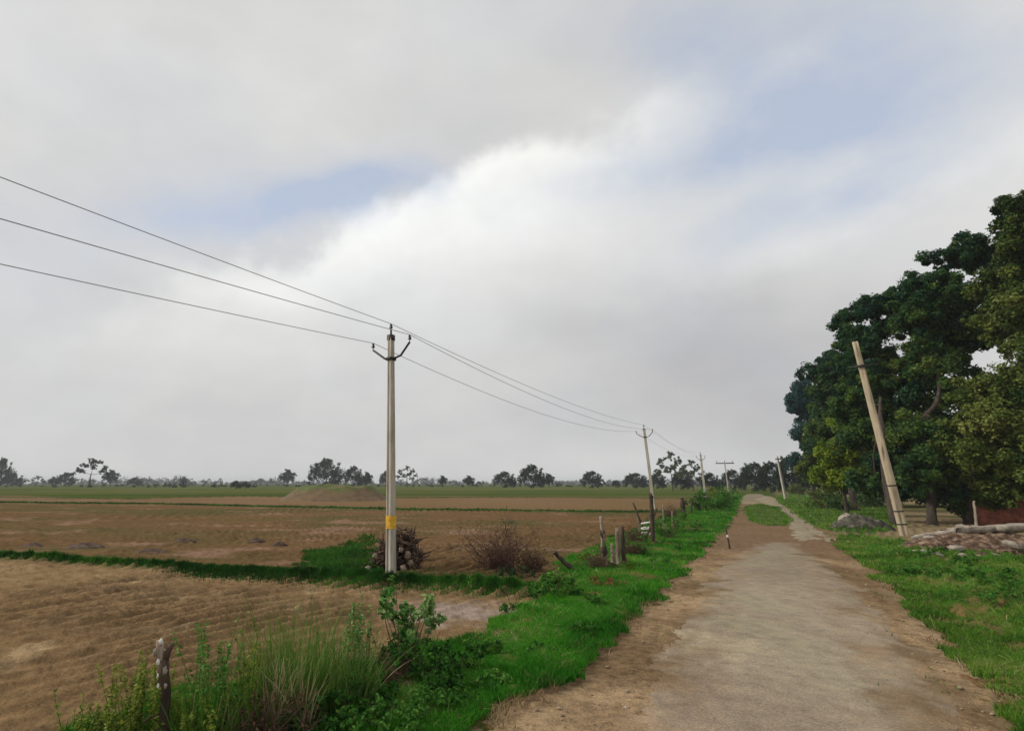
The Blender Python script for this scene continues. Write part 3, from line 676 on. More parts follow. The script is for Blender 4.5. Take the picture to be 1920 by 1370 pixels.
# far-off wood that reads as one mass
A = Acc()
for i in range(480):
    az = -.72 + 1.75 * RNG.random(); d = 900 + 900 * RNG.random()
    c = np.array([math.sin(az) * d, math.cos(az) * d, 0]); hh = 4.5 + 9 * RNG.random() * vnoise(np.array([az * 14]), np.array([3.]), 5)[0] * 1.6
    c[2] = hh * .45
    clump_leaves(A, c, hh, 160, 2.6, 8, .6, .3)
tag(A.build('distant_wood', M['fartree']), 'thin bluish line of woods along the horizon', 'wood', kind='stuff')
A = Acc()
for i in range(260):
    az = -.72 + 1.6 * RNG.random(); d = 330 + 330 * RNG.random()
    hh = 1 + 2.2 * RNG.random() ** 2
    clump_leaves(A, (math.sin(az) * d, math.cos(az) * d, hh * .4), hh, 70, .9, 6, .6, .4)
tag(A.build('far_hedge', M['fartree']), 'low scattered scrub at the far edge of the green fields', 'scrub', kind='stuff')

# ------------------------------------------------------------------ shrubs and hedges
def shrub(name, label, base, parts, mat, dens, size, cat='shrub', group=None, stem='twig', nsub=12, stems=7, stem_r=.012, up=.5, flat_=.85):
    """parts: (offset centre, radius, tint)"""
    base = np.array([base[0], base[1], ground_z(base[0], base[1])]); root = empty(name, base); tag(root, label, cat, group)
    A = Acc(); K = Acc()
    for c, r, t in parts:
        c = base + np.array(c)
        for _ in range(stems):
            e = c + RNG.normal(size=3) * r * .5; e[2] = max(e[2], base[2] + .05)
            s = base + np.array([RNG.normal() * .06, RNG.normal() * .06, -.05])
            A.tube(curve_pts(s, e, 6, .1, .06), np.linspace(stem_r, stem_r * .25, 6), 5, cap=False)
        clump_leaves(K, c, r, max(30, int(dens * r * r)), size, nsub, flat_, t, up)
    A.build('stems', M[stem], root); K.build('foliage', mat, root); return root

def rnd_parts(w, h, n, t=.5, r=None):
    out = []
    for _ in range(n):
        q = (r or h * .4) * (.7 + .5 * RNG.random())
        out.append(((RNG.uniform(-w, w), RNG.uniform(-w, w) * .6, RNG.uniform(q * .6, max(h - q * .5, q * .7))), q, t)); 
    return out
hg = 'green bushes along the left verge'
for x, y, w, h, n, m, lb in (
    (1345, 957, 1.6, 2.0, 6, 'weed', 'dense bright green bush beside the road before the bend'),
    (1310, 960, 1.6, 1.9, 6, 'weed', 'green bush just left of the brightest roadside bush'),
    (1362, 944, 2.0, 2.2, 6, 'weed', 'green bush farthest along the left verge'),
    (1325, 942, 2.4, 2.0, 6, 'ygreen', 'yellowish bush behind the green verge bushes'),
    (1300, 1000, 1.0, .8, 4, 'weed', 'low green bush on the verge below the dark stump'),
    (1255, 1012, .9, 1.1, 5, 'weed', 'low leafy bush right of the dark fence post with rope coils'),
    (1262, 985, 1.2, .8, 4, 'weed', 'low bush behind the pale thin stick'),
    (1225, 1025, .6, .5, 3, 'weed', 'dark low weeds at the foot of the rope coil post')):
    b = gp(x, y); shrub('verge_bush', lb, b, rnd_parts(w * .6, h, n, .45), M[m], 900 if h < 1.5 else 420, .09 if h < 1.5 else .16, group=hg)
rg_ = 'bushes below the trees on the right'
for x, y, w, h, m, lb in (
    (1545, 955, 2.6, 1.9, 'olive', 'greyish green bush at the foot of the yellow green tree'),
    (1600, 960, 2.6, 1.7, 'darkleaf', 'dark bush just left of the leaning pole'),
    (1640, 952, 2.4, 2.4, 'darkleaf', 'dark bush deeper below the trees behind the leaning pole'),
    (1540, 940, 2.0, 1.5, 'olive', 'small olive bush a little right of the thin far pole'),
    (1500, 928, 2.6, 2.6, 'olive', 'taller olive bush right behind the thin far pole')):
    b = gp(x, y); shrub('roadside_bush', lb, b, rnd_parts(w * .7, h, 7, .45), M[m], 420, .17, group=rg_)
# leafy weed clumps in the right verge
wg = 'leafy weeds in the right verge'
for i, (x, y, w, h, lb) in enumerate((
    (1680, 1045, .7, .5, 'green weeds at the near foot of the leaning pole'), (1740, 1050, .7, .45, 'green weeds right of the leaning pole foot'),
    (1770, 1090, .8, .5, 'broad weed patch in front of the rubble heap'), (1850, 1105, .9, .55, 'tall bright weeds in front of the rubble near the right edge'),
    (1905, 1100, .8, .6, 'bright weeds at the right edge of the picture'), (1830, 1070, .6, .4, 'low weeds touching the rubble heap'),
    (1900, 1150, .7, .4, 'low weeds below the right edge weeds'), (1700, 1085, .5, .35, 'low weeds midway down the right verge'))):
    b = gp(x, y); shrub('weed_clump', lb, b, rnd_parts(w * .7, h, 5, .5, .2), M['weed'], 5200, .055, 'weeds', wg, 'twig', 10, 3, .006)

vg = 'small weeds in the left verge'
for x, y, w, h, lb, m in ((1010, 1235, .3, .22, 'small dark weed in the bright grass near the dirt edge, lower one', 'weed'), (1080, 1190, .35, .22, 'small dark weed halfway along the bright grass', 'weed'), (1120, 1140, .4, .3, 'weed patch below the rusty bush', 'weed'),
    (1190, 1075, .4, .35, 'weed patch right of the post bundle', 'ygreen'), (1240, 1062, .4, .25, 'low weed near the dirt edge right of the fence', 'weed'), (1110, 1060, .5, .35, 'yellowish weeds behind the pale fence post', 'ygreen'), (960, 1150, .3, .2, 'low weed at the corner of the near field', 'weed'),
    (1290, 1035, .5, .3, 'low weed patch by the road left of the marker stick', 'weed'), (1195, 1045, .4, .5, 'leafy weed between the post bundle and the coil post', 'weed')):
    shrub('verge_weed', lb, gp(x, y), rnd_parts(w * .7, h, 5, .35, .13), M[m], 6500, .045, 'weeds', vg, 'twig', 10, 3, .005)
# ------------------------------------------------------------------ poles and wires
def pole_shaft(A, h, w0, w1, lean=(0, 0), g=.9):
    """tapered rectangular precast shaft with chamfered corners and shallow recesses on the wide faces"""
    n = 16
    for k in range(1):
        V = []; Q = []
        prof = lambda w, d: [(-w, -d * .75), (-w * .75, -d), (-w * .3, -d), (-w * .3, -d * g), (w * .3, -d * g), (w * .3, -d), (w * .75, -d), (w, -d * .75),
                             (w, d * .75), (w * .75, d), (w * .3, d), (w * .3, d * g), (-w * .3, d * g), (-w * .3, d), (-w * .75, d), (-w, d * .75)]
        m = 16
        for i in range(n + 1):
            t = i / n; w = (w0 + (w1 - w0) * t) / 2; z = -.4 + (h + .4) * t
            for px, py in prof(w, w * 1.15):
                V.append((px + lean[0] * z + RNG.normal() * .0012, py + lean[1] * z + RNG.normal() * .0012, z))
        for i in range(n):
            for j in range(m): Q.append((i * m + j, i * m + (j + 1) % m, (i + 1) * m + (j + 1) % m, (i + 1) * m + j))
        V.append((lean[0] * h, lean[1] * h, h + .01)); V.append((0, 0, -.4)); c = len(V) - 2
        T = [(c, n * m + j, n * m + (j + 1) % m) for j in range(m)]
        A.add(V, Q, T)

def revolve(A, axis_pts, radii, n=10): A.tube(axis_pts, radii, n)

def insulator(parent, p, name='insulator', s=1.0):
    """pin insulator: sheds and pin"""
    p = np.array(p, float)
    A = Acc(); z = np.array([0, .02, .021, .05, .051, .085, .09, .13, .15]) * s
    r = np.array([.035, .06, .03, .055, .028, .05, .03, .038, .012]) * s
    A.tube([p + [0, 0, q + .09 * s] for q in z], r, 10)
    ins = A.build(name, M['porcelain'], None); ins.parent = parent
    B = Acc(); B.tube([p, p + [0, 0, .1 * s]], .011 * s, 6); b = B.build('pin', M['steel'], None); b.parent = ins
    return p + [0, 0, .24 * s]

def varm_pole(label, base, h, w0, w1, rz, lean=(0, 0), band=None, mat='concrete', spread=.66, top_pin=True, s=1.0):
    """power pole carrying a V shaped cross arm and three insulators; returns wire points in world space"""
    root = empty('power_pole', (base[0], base[1], 0), rz); tag(root, label, 'power pole', 'power poles of the line across the field')
    root.rotation_euler = (lean[0], lean[1], rz)
    A = Acc(); pole_shaft(A, h, w0, w1); sh = A.build('shaft', M[mat], None, False); sh.parent = root
    az = h - .72 * s
    A = Acc()
    wv = w1 / 2 + .012
    A.tube([(-spread, 0, az + .36 * s), (-wv - .12, 0, az + .03), (-wv, -.0, az)], .032 * s, 6)
    A.tube([(spread, 0, az + .42 * s), (wv + .26, 0, az + .07), (wv, 0, az)], .032 * s, 6)
    # clamp
    A.box((-wv - .02, -wv * 1.2 - .01, az - .045), (wv + .02, -wv * 1.1, az + .045)); A.box((-wv - .02, wv * 1.1, az - .045), (wv + .02, wv * 1.2 + .01, az + .045))
    A.box((-wv - .022, -wv * 1.2, az - .043), (-wv - .002, wv * 1.2, az + .043)); A.box((wv + .002, -wv * 1.2, az - .043), (wv + .022, wv * 1.2, az + .043))
    ca = A.build('cross_arm', M['steel'], None); ca.parent = root
    p1 = insulator(root, (-spread, 0, az + .34 * s), s=s); p2 = insulator(root, (spread, 0, az + .40 * s), s=s)
    A = Acc(); A.tube([(0, 0, h - .02), (0, 0, h + .18 * s)], .03 * s, 8); A.box((-wv, -wv, h - .16), (wv, wv, h + .012)); tb = A.build('top_bracket', M['steel'], None); tb.parent = root
    p3 = insulator(root, (0, 0, h + .12 * s), s=s)
    if band:
        A = Acc(); z0, z1 = band
        def w_at(z): return (w0 + (w1 - w0) * (z + .4) / (h + .4)) / 2 + .004
        a, b = w_at(z0), w_at(z1); V = []
        for w, z in ((a, z0), (b, z1)):
            for sx, sy in ((-1, -.76), (-.76, -1), (.76, -1), (1, -.76), (1, .76), (.76, 1), (-.76, 1), (-1, .76)): V.append((sx * w, sy * w * 1.15, z))
        A.add(V, [(j, (j + 1) % 8, 8 + (j + 1) % 8, 8 + j) for j in range(8)])
        bb = A.build('painted_band', M['yellow'], None); bb.parent = root
    bpy.context.view_layer.update()
    return [np.array(root.matrix_world @ Vector(p)) for p in (p1, p2, p3)], root

P1 = gp(733, 1082); P2 = gp(1228, 962)
dirv = (P2 - P1)[:2]; dirv /= np.linalg.norm(dirv); ang = math.atan2(dirv[1], dirv[0]) - math.pi / 2
P3d = 96.; P3 = dp(1320, 908, P3d); P4 = dp(1364, 908, 140.)
P0 = P1 - np.array([dirv[0], dirv[1], 0]) * 42 + np.array([-3.0, 0, 0])
W1, pole1 = varm_pole('tall pale concrete pole with yellow band standing in the near field, closest to the camera', P1, 6.78, .23, .15, ang, band=(1.27, 1.62))
W2, pole2 = varm_pole('slim concrete pole with forked arm further down the line left of the road', P2, 7.1, .24, .17, ang, lean=(0, -.03))
W3, pole3 = varm_pole('pale faint pole among the thin crowned trees at the far end', P3, 7.3, .34, .26, ang, s=1.25)
ang0 = ang
# the pole beyond the left edge that the near wires run to
W0 = [w + (P0 - P1) + np.array([0, 0, 0]) for w in W1]

# far H-arm pole
root = empty('power_pole', (P4[0], P4[1], 0), -.5); tag(root, 'farthest pole with a flat dark bar across its top', 'power pole', 'power poles of the line across the field')
A = Acc(); pole_shaft(A, 7.6, .3, .22); o = A.build('shaft', M['concrete'], None); o.parent = root
A = Acc(); A.box((-2.0, -.1, 7.25), (2.0, .1, 7.5)); o = A.build('cross_arm', M['steel'], None); o.parent = root
W4 = []
for q in (-1.7, 0, 1.7): p = insulator(root, (q, 0, 7.5), s=2.2); bpy.context.view_layer.update(); W4.append(np.array(root.matrix_world @ Vector(p)))

def wire(a, b, sag, label, r=.008):
    t = np.linspace(0, 1, 40)[:, None]; P = a * (1 - t) + b * t; P[:, 2] -= (4 * sag * t * (1 - t))[:, 0]
    A = Acc(); A.tube(P, r, 5); tag(A.build('overhead_wire', M['wire']), label, 'wire', 'overhead wires')
for i, nm in ((2, 'upper'), (1, 'middle'), (0, 'lower')):
    yl = {2: 332, 1: 410, 0: 495}[i]; tt = np.linspace(.05, .6, 400); cand = np.array([W1[i] * (1 - t_) + W0[i] * t_ for t_ in tt])
    tq = tt[np.argmin(np.abs(cand[:, 0] / (cand[:, 1] * math.cos(TH) + (3.0) * math.sin(TH)) + CX / F))]; depth = (W1[i] * (1 - tq) + W0[i] * tq)[1]
    hit = dp(0, yl, depth); e = W1[i] + (hit + np.array([0, 0, 4 * .35 * tq * (1 - tq)]) - W1[i]) / tq
    wire(e, W1[i], .35, f'{nm} of the three wires from the left edge to the tall pole', .009)
    wire(W1[i], W2[i], {2: .45, 1: .75, 0: .8}[i], f'{nm} of the three wires from the tall pole to the slim pole', .009)
    wire(W2[i], W3[i], .8, f'{nm} of the three faint wires beyond the slim pole', .008)

# leaning right pole and far thin pole
bR = gp(1697, 1006)
root = empty('power_pole', (bR[0], bR[1], 0), -.55); root.rotation_euler = (0, -.062, -.55)
root.rotation_mode = 'QUATERNION'
import mathutils
tp = dp(1612, 638, bR[1]); up = Vector((tp[0] - bR[0], .3, tp[2])).normalized()
root.rotation_quaternion = Vector((0, 0, 1)).rotation_difference(up) @ mathutils.Quaternion((0, 0, 1), -.55)
HR = (Vector(tp) - Vector(bR)).length
tag(root, 'leaning tan concrete pole in front of the roadside trees', 'power pole')
A = Acc(); pole_shaft(A, HR, .33, .21, g=.998); o = A.build('shaft', M['concrete_tan'], None); o.parent = root
A = Acc(); A.box((-.5, -.175, HR - 1.35), (.65, -.14, HR - 1.27)); A.box((-.16, -.195, HR - 1.38), (.16, -.175, HR - 1.24)); o = A.build('cross_arm', M['steel'], None); o.parent = root
for zz in (.55, 1.15, 2.35):
    A = Acc(); w = (.33 - .12 * (zz + .4) / (HR + .4)) / 2 + .006
    A.box((-w, -w * 1.15, zz), (w, w * 1.15, zz + .06)); o = A.build('iron_strap', M['steel'], None); o.parent = root
bT = gp(1473, 936); root = empty('power_pole', (bT[0], bT[1], 0), 0); root.rotation_euler = (0, -.05, 0)
tag(root, 'thin pale bare pole beside the bend of the road', 'power pole')
A = Acc(); pole_shaft(A, 6.6, .3, .2); o = A.build('shaft', M['concrete'], None); o.parent = root
A = Acc(); A.box((-.5, -.2, 6.1), (.5, -.15, 6.25)); o = A.build('cross_arm', M['steel'], None); o.parent = root

# ------------------------------------------------------------------ fence posts and sticks on the left verge
def post(name, label, x0, y0, x1, y1, w, mat, knots=(), cat='fence post', group='wooden fence posts', extra=None, jag=.12):
    b = gp(x0, y0); t = dp(x1, y1, b[1]); bz = ground_z(b[0], b[1])
    n = 9; P = [b * (1 - k / n) + t * (k / n) + RNG.normal(size=3) * w * .12 for k in range(n + 1)]; P[0] = np.array([b[0], b[1], bz - .1])
    A = Acc(); A.tube(P, [w * (1.05 - .25 * k / n) * (1 + RNG.normal() * jag) for k in range(n + 1)], 9, wob=.25)
    if extra is None and not knots: o = A.build(name, M[mat]); tag(o, label, cat, group); return o
    root = empty(name, (b[0], b[1], bz)); tag(root, label, cat, group); A.build('stake', M[mat], root)
    for (u, r, m, nm) in knots:
        B = Acc(); c = b * (1 - u) + t * u; B.rock(c, (r, r, r * 1.7), int(u * 100), .5); B.build(nm, M[m], root)
    return root
post('fence_post', 'pale greyish fence post with a dark knot halfway, left of the post bundle', 1135, 1070, 1127, 970, .065, 'wood', [(.36, .1, 'darkwood', 'knot'), (.68, .075, 'darkwood', 'knot'), (.97, .05, 'stone', 'painted_top')])
post('fence_post', 'dark upright post at the right side of the post bundle', 1171, 1068, 1166, 986, .075, 'darkwood')
post('fence_post', 'brown post in the middle of the post bundle', 1160, 1066, 1157, 990, .07, 'wood')
post('fence_post', 'short pale stub at the left of the post bundle', 1150, 1068, 1148, 1018, .06, 'wood')
post('leaning_log', 'dark charred log leaning over the dry grass left of the fence posts', 1084, 1078, 1038, 1034, .075, 'darkwood', cat='log', group=None)
post('fence_post', 'tall dark post with pale rope coils, left of the slim power pole', 1226, 1022, 1220, 928, .085, 'darkwood', [(.97, .08, 'darkwood', 'knot')])
post('crooked_branch', 'dark crooked branch leaning against the coil post from the left', 1215, 1012, 1187, 942, .05, 'darkwood', cat='branch', group=None)
for k, yy in enumerate((1000, 990, 980)):
    b = gp(1215, 1016); c = dp(1211, yy, b[1]); A = Acc()
    th = np.linspace(0, 2 * math.pi, 17); A.tube([c + np.array([math.cos(a) * .17, math.sin(a) * .14, .03 * math.sin(a + k)]) for a in th], .04, 6)
    tag(A.build('rope_coil', M['whitewash']), ('lowest', 'middle', 'topmost')[k] + ' pale rope coil hanging at the dark crooked branch', 'rope coil', 'pale rope coils')
post('stick', 'pale thin stick standing in the bushes right of the coil post', 1245, 1000, 1243, 945, .04, 'wood', cat='stick', group=None)
post('tree_stump', 'dark forked stump standing in the far field edge', 1282, 964, 1279, 932, .15, 'darkwood', [(.6, .2, 'darkwood', 'burl')], cat='stump', group=None)
post('marker_stick', 'thin leaning black and white stick at the left road edge', 1369, 1030, 1360, 985, .03, 'darkwood', [(.55, .036, 'whitewash', 'paint_patch')], cat='stick', group=None)
post('crooked_branch', 'thin crooked branch leaning right over the rope coils', 1208, 1020, 1232, 952, .035, 'darkwood', cat='branch', group=None)
post('crooked_branch', 'short bent branch standing left of the rope coils', 1200, 1008, 1196, 962, .035, 'wood', cat='branch', group=None)
post('crooked_branch', 'low branch lying across the foot of the post bundle', 1182, 1074, 1140, 1052, .03, 'darkwood', cat='branch', group=None)
post('fence_post', 'small grey post in the verge beyond the coil post', 1262, 992, 1260, 958, .05, 'wood')
post('fence_post', 'small dark post farthest along the verge, near the green bushes', 1296, 965, 1297, 932, .07, 'darkwood')
def fwire(a, b, sag, lb):
    t = np.linspace(0, 1, 14)[:, None]; P = a * (1 - t) + b * t; P[:, 2] -= (4 * sag * t * (1 - t))[:, 0]
    A = Acc(); A.tube(P, .007, 4); tag(A.build('fence_wire', M['twig']), lb, 'fence wire', 'loose fence wires')
d0 = gp(1135, 1070)[1]; fwire(dp(1129, 992, d0), dp(1040, 1036, gp(1084, 1078)[1]), .06, 'loose wire from the pale post down to the leaning log')
fwire(dp(1131, 1012, d0), dp(1166, 1008, gp(1171, 1068)[1]), .02, 'short wire tying the pale post to the bundle')
fwire(dp(1168, 1012, gp(1171, 1068)[1]), dp(1221, 960, gp(1226, 1022)[1]), .1, 'slack wire from the post bundle to the coil post')

fwire(dp(1129, 1030, d0), dp(1060, 1060, gp(1084, 1078)[1]), .08, 'lower loose wire from the pale post to the leaning log')
fwire(dp(1222, 975, gp(1226, 1022)[1]), dp(1262, 968, gp(1262, 992)[1]), .1, 'slack wire from the coil post to the small grey post')
fwire(dp(1262, 968, gp(1262, 992)[1]), dp(1297, 945, gp(1296, 965)[1]), .1, 'slack wire from the small grey post to the farthest post')
# brush pile of cut branches at the foot of the tall pole
b = gp(742, 1076) + np.array([.15, .55, 0]); root = empty('brush_pile', (b[0], b[1], 0)); tag(root, 'dark pile of cut thorny branches behind the foot of the tall pole', 'brush pile')
A = Acc(); B = Acc(); K = Acc()
for i in range(420):
    a = RNG.random() * 2 * math.pi; s = b + np.array([RNG.uniform(-.7, .6), RNG.uniform(-.4, .4), RNG.uniform(0, .4)])
    L = RNG.uniform(.2, .62); el = RNG.uniform(-.1, .55) if i % 3 else RNG.uniform(.5, 1.4); hz = RNG.random() ** 1.5 * (.85 if s[0] > b[0] - .35 else .45); s = s + np.array([0, 0, hz]); s[0] = b[0] + (s[0] - b[0]) * (1 - .5 * hz)
    e = s + L * np.array([math.cos(a) * math.cos(el), math.sin(a) * math.cos(el) * .6, math.sin(el)]) * (1 - .35 * hz)
    A.tube(curve_pts(s, e, 4, .04, .1), np.linspace(.04 * (.25 + RNG.random()), .008, 4), 5)
A.build('branches', M['cutwood'], root)
clump_leaves(K, b + [-.15, .05, .5], .4, 900, .08, 20, 1.1, .15); clump_leaves(K, b + [.2, .0, .85], .25, 300, .08, 14, 1.1, .2); clump_leaves(K, b + [-.35, 0, .3], .36, 900, .08, 14, .9, .3)
K.build('dry_leaves', M['brown'], root)
for i, (x, y, s, m) in enumerate(((690, 1068, .1, 'stone'), (703, 1042, .07, 'wood'), (757, 1066, .1, 'wood'), (765, 1040, .1, 'wood'), (752, 1030, .07, 'wood'), (770, 1055, .09, 'wood'))):
    c = dp(x, y, b[1] - .45); A = Acc(); A.rock(c, (s * .9, s * .7, s), 40 + i); A.build('root_lump', M[m], root)

# thorny dry bush
def thorn(label, x, y, w, h, n, mat='brown', name='thorn_bush', lsize=.05, nl=2600, d=0):
    b = gp(x, y); b[2] = ground_z(b[0], b[1]); root = empty(name, b); tag(root, label, 'thorn bush'); A = Acc(); ends = []
    for i in range(n):
        a = RNG.random() * 2 * math.pi; r = w * RNG.random() ** .6
        e = b + np.array([math.cos(a) * r, math.sin(a) * r * .6, h * (.35 + .65 * RNG.random()) * (1 - .35 * (r / w) ** 2)])
        s = b + np.array([RNG.normal() * w * .22, RNG.normal() * .1, 0]); P = curve_pts(s, e, 5, -.05, .08); A.tube(P, np.linspace(.01, .003, 5), 4, cap=False); ends.append(e)
        for _ in range(4):
            q = P[RNG.integers(1, 5)]; e2 = q + RNG.normal(size=3) * .16 + [0, 0, .08]; A.tube([q, (q + e2) / 2 + RNG.normal(size=3) * .02, e2], [.005, .004, .002], 4, cap=False); ends.append(e2)
    A.build('stems', M['twig'], root); E = np.array(ends)[RNG.integers(0, len(ends), nl)] + RNG.normal(size=(nl, 3)) * .06
    K = Acc(); K.leaves(E, RNG.normal(size=(nl, 3)), lsize * (.6 + .7 * RNG.random(nl)), RNG.random(nl)); K.build('dry_leaves', M[mat], root); return root
thorn('wide reddish brown leafless thorn bush between the tall pole and the fence', 940, 1072, 1.4, 1.35, 130, nl=1100)
thorn('lower thin brown thorn bush right of the wide thorn bush', 1000, 1072, .6, .6, 60, nl=600)
thorn('brown thorn tangle at the foot of the coil post', 1195, 1020, .6, .8, 70, nl=500)
thorn('dry brown thorn tangle left of the dark stump', 1262, 972, .9, 1.0, 80, nl=500)
thorn('thin dry tangle between the post bundle and the coil post', 1190, 1045, .5, .6, 50, nl=300)
thorn('dry twigs around the pale fence post', 1120, 1072, .5, .5, 50, nl=300)
b = gp(955, 1066); shrub('sapling', 'thin yellowish sapling rising out of the brown thorn bush', b, [((-.05, 0, 1.35), .2, .5), ((.25, 0, 1.25), .2, .5), ((0, 0, 1.0), .25, .4)], M['palefar'], 1500, .05, stems=3, group=None)
shrub('rusty_bush', 'low rusty brown dead bush at the foot of the fence posts', gp(1135, 1104), [((-.2, 0, .15), .2, .5), ((.15, 0, .14), .2, .6), ((.4, 0, .1), .16, .6), ((0, -.2, .1), .18, .7)], M['rust'], 7000, .05, stems=5)
shrub('leafy_bush', 'round dark green leafy bush where the low bank meets the verge', gp(1040, 1125), [((-.1, 0, .3), .3, .5), ((.25, 0, .28), .26, .5), ((.1, 0, .5), .2, .7), ((.45, -.1, .15), .2, .4), ((-.4, 0, .15), .2, .4)], M['weed'], 5200, .065, stems=5)
shrub('leafy_bush', 'dark low bush behind the leafy bush beside the charred log', gp(960, 1085), [((-.3, 0, .1), .22, .2), ((.1, 0, .12), .24, .2), ((.5, 0, .1), .22, .25)], M['darkleaf'], 4500, .05, stems=4)

# ------------------------------------------------------------------ foreground plants
def weed_stalk(A, K, b, h, nl, ls, lean, t, spread=.35, r=.005):
    top = b + np.array([lean[0], lean[1], h]); P = curve_pts(b - [0, 0, .03], top, 8, 0, .03); A.tube(P, np.linspace(r, r * .3, 8), 5, cap=False)
    u = RNG.random(nl) ** .8; i = u * 7; i0 = np.minimum(i.astype(int), 6); f = (i - i0)[:, None]; C = P[i0] * (1 - f) + P[i0 + 1] * f
    d = RNG.normal(size=(nl, 3)); d[:, 2] = np.abs(d[:, 2]) * .4; d /= np.linalg.norm(d, axis=1)[:, None]
    C = C + d * ls * (.3 + spread * RNG.random((nl, 1)) * (1.2 - u[:, None]) * 3)
    K.leaves(C, d * .3 + [0, 0, .8] + RNG.normal(size=(nl, 3)) * .4, ls * (.7 + .6 * RNG.random(nl)), np.clip(t + RNG.normal(size=nl) * .2, 0, 1), .45)
def weeds(name, label, x0, x1, y0, y1, n, h0, h1, mat, nl=26, ls=.05, t=.5, cat='weeds', group=None, spread=.35):
    cen = gp((x0 + x1) / 2, (y0 + y1) / 2); root = empty(name, (cen[0], cen[1], 0)); tag(root, label, cat, group); A = Acc(); K = Acc()
    for _ in range(n):
        b = gp(RNG.uniform(x0, x1), RNG.uniform(y0, y1)); b[2] = ground_z(b[0], b[1]) + .03; h = RNG.uniform(h0, h1)
        weed_stalk(A, K, b, h, nl, ls, RNG.normal(size=2) * h * .14, t, spread)
    A.build('stalks', M['twig'] if mat == 'brown' else M['tallgrass'], root); K.build('leaves', M[mat], root); return root
def tussock(name, label, x, y, n, h, w, mats, lean=.45, lw=.011, cat='tall grass', group=None, rad=.16):
    b = gp(x, y); b[2] = ground_z(b[0], b[1]) + .02; root = empty(name, b); tag(root, label, cat, group)
    for m, frac, hh, nm in mats:
        k = int(n * frac); r = RNG.random(k) ** .6 * rad; a = RNG.random(k) * 2 * math.pi
        B = b + np.stack([np.cos(a) * r, np.sin(a) * r, np.zeros(k)], 1)
        H = h * hh * (.45 + .6 * RNG.random(k)); Ln = np.stack([np.cos(a), np.sin(a)], 1) * (r / rad * lean * RNG.random(k) * H)[:, None] + RNG.normal(size=(k, 2)) * H[:, None] * .2
        A = Acc(); A.blades(B, H, Ln, lw * (.6 + .7 * RNG.random(k)), np.clip(.35 + RNG.random(k) * .55, 0, 1), 6); A.build(nm, M[m], root)
    return root
tg = 'tall grass in the foreground'
tussock('tall_grass', 'tallest grass tussock in the foreground, pale stems spreading upward', 540, 1365, 260, 1.45, .2, (('tallgrass', 1, 1, 'blades'), ('grass_dull', .6, .6, 'low_blades'), ('straw', .06, .5, 'dry_blades')), .65, group=tg, rad=.34)
tussock('tall_grass', 'feathery tussock leaning right of the tallest grass', 600, 1345, 230, 1.25, .2, (('tallgrass', 1, 1, 'blades'), ('grass_dull', .7, .6, 'low_blades'), ('straw', .12, .5, 'dry_blades')), .8, group=tg, rad=.34)
tussock('tall_grass', 'thin grass tussock between the tallest grass and the leafy stalks', 480, 1390, 240, 1.2, .2, (('tallgrass', 1, 1, 'blades'), ('grass_dull', .7, .6, 'low_blades'), ('straw', .2, .5, 'dry_blades')), .8, group=tg, rad=.34)
tussock('tall_grass', 'short tussock at the bottom edge right of the forked post', 380, 1430, 260, .85, .2, (('tallgrass', 1, 1, 'blades'), ('straw', .1, .8, 'dry_blades')), .6, group=tg, rad=.25)
tussock('tall_grass', 'arching grass tussock right of the feathery tussock', 660, 1345, 260, .95, .2, (('tallgrass', 1, 1, 'blades'), ('straw', .2, .8, 'dry_blades')), .7, group=tg, rad=.25)
tussock('dead_grass', 'bundle of bleached dead straw at the foot of the tallest grass', 510, 1400, 70, .85, .1, (('straw', 1, 1, 'blades'),), .3, .018, rad=.16)
tussock('dead_grass', 'second bleached straw bundle right of the first', 560, 1392, 60, .9, .1, (('straw', 1, 1, 'blades'),), .35, .018, rad=.14)
weeds('leafy_stalks', 'tall green leafy stalks just right of the forked post', 362, 430, 1390, 1430, 16, .75, 1.2, 'weed', 60, .05, .55, group='leafy stalks near the forked post')
weeds('leafy_stalks', 'pale topped stalks between the leafy stalks and the tallest grass', 440, 500, 1380, 1420, 18, .5, 1.0, 'ygreen', 50, .045, .5, group='leafy stalks near the forked post')
weeds('yellow_bush', 'yellow green bushy weeds left of the forked post', 190, 300, 1400, 1450, 40, .4, .85, 'ygreen', 70, .045, .55)
weeds('yellow_bush', 'sparse yellow green weeds at the bottom left edge of the verge', 120, 200, 1400, 1440, 12, .25, .5, 'ygreen', 50, .04, .5)
weeds('yellow_bush', 'yellow green weeds right at the foot of the forked post', 310, 400, 1420, 1470, 26, .35, .6, 'ygreen', 60, .045, .45)
weeds('pale_weeds', 'light leaved weeds behind the feathery tussock', 635, 690, 1262, 1290, 22, .5, .95, 'paleleaf', 55, .05, .4)
# the broad leaved shrub
shrub('broad_leaf_shrub', 'upright shrub with broad pale leaves rising before the near field', gp(768, 1268),
      [((-.3, 0, 1.0), .17, .35), ((-.22, 0, .78), .2, .4), ((0, 0, .72), .22, .55), ((.2, 0, .85), .2, .65), ((.32, 0, .7), .17, .65), ((.05, -.1, .52), .22, .45), ((-.1, 0, .5), .18, .4)], M['paleleaf'], 3600, .085, stems=3, stem_r=.012, group=None)
shrub('thin_sapling', 'thin upright sapling at the base of the tall pole', gp(735, 1120), [((0, 0, .38), .1, .6), ((.02, 0, .2), .1, .5)], M['weed'], 7000, .05, stems=3, stem_r=.006)
weeds('single_stalk', 'single pale thin stalk left of the tall pole', 582, 585, 1130, 1133, 2, .6, .7, 'paleleaf', 12, .03, .7)
weeds('single_stalk', 'thin leafy stalk at the low bank right of the tall pole', 880, 890, 1120, 1124, 3, .35, .5, 'weed', 16, .05, .7)
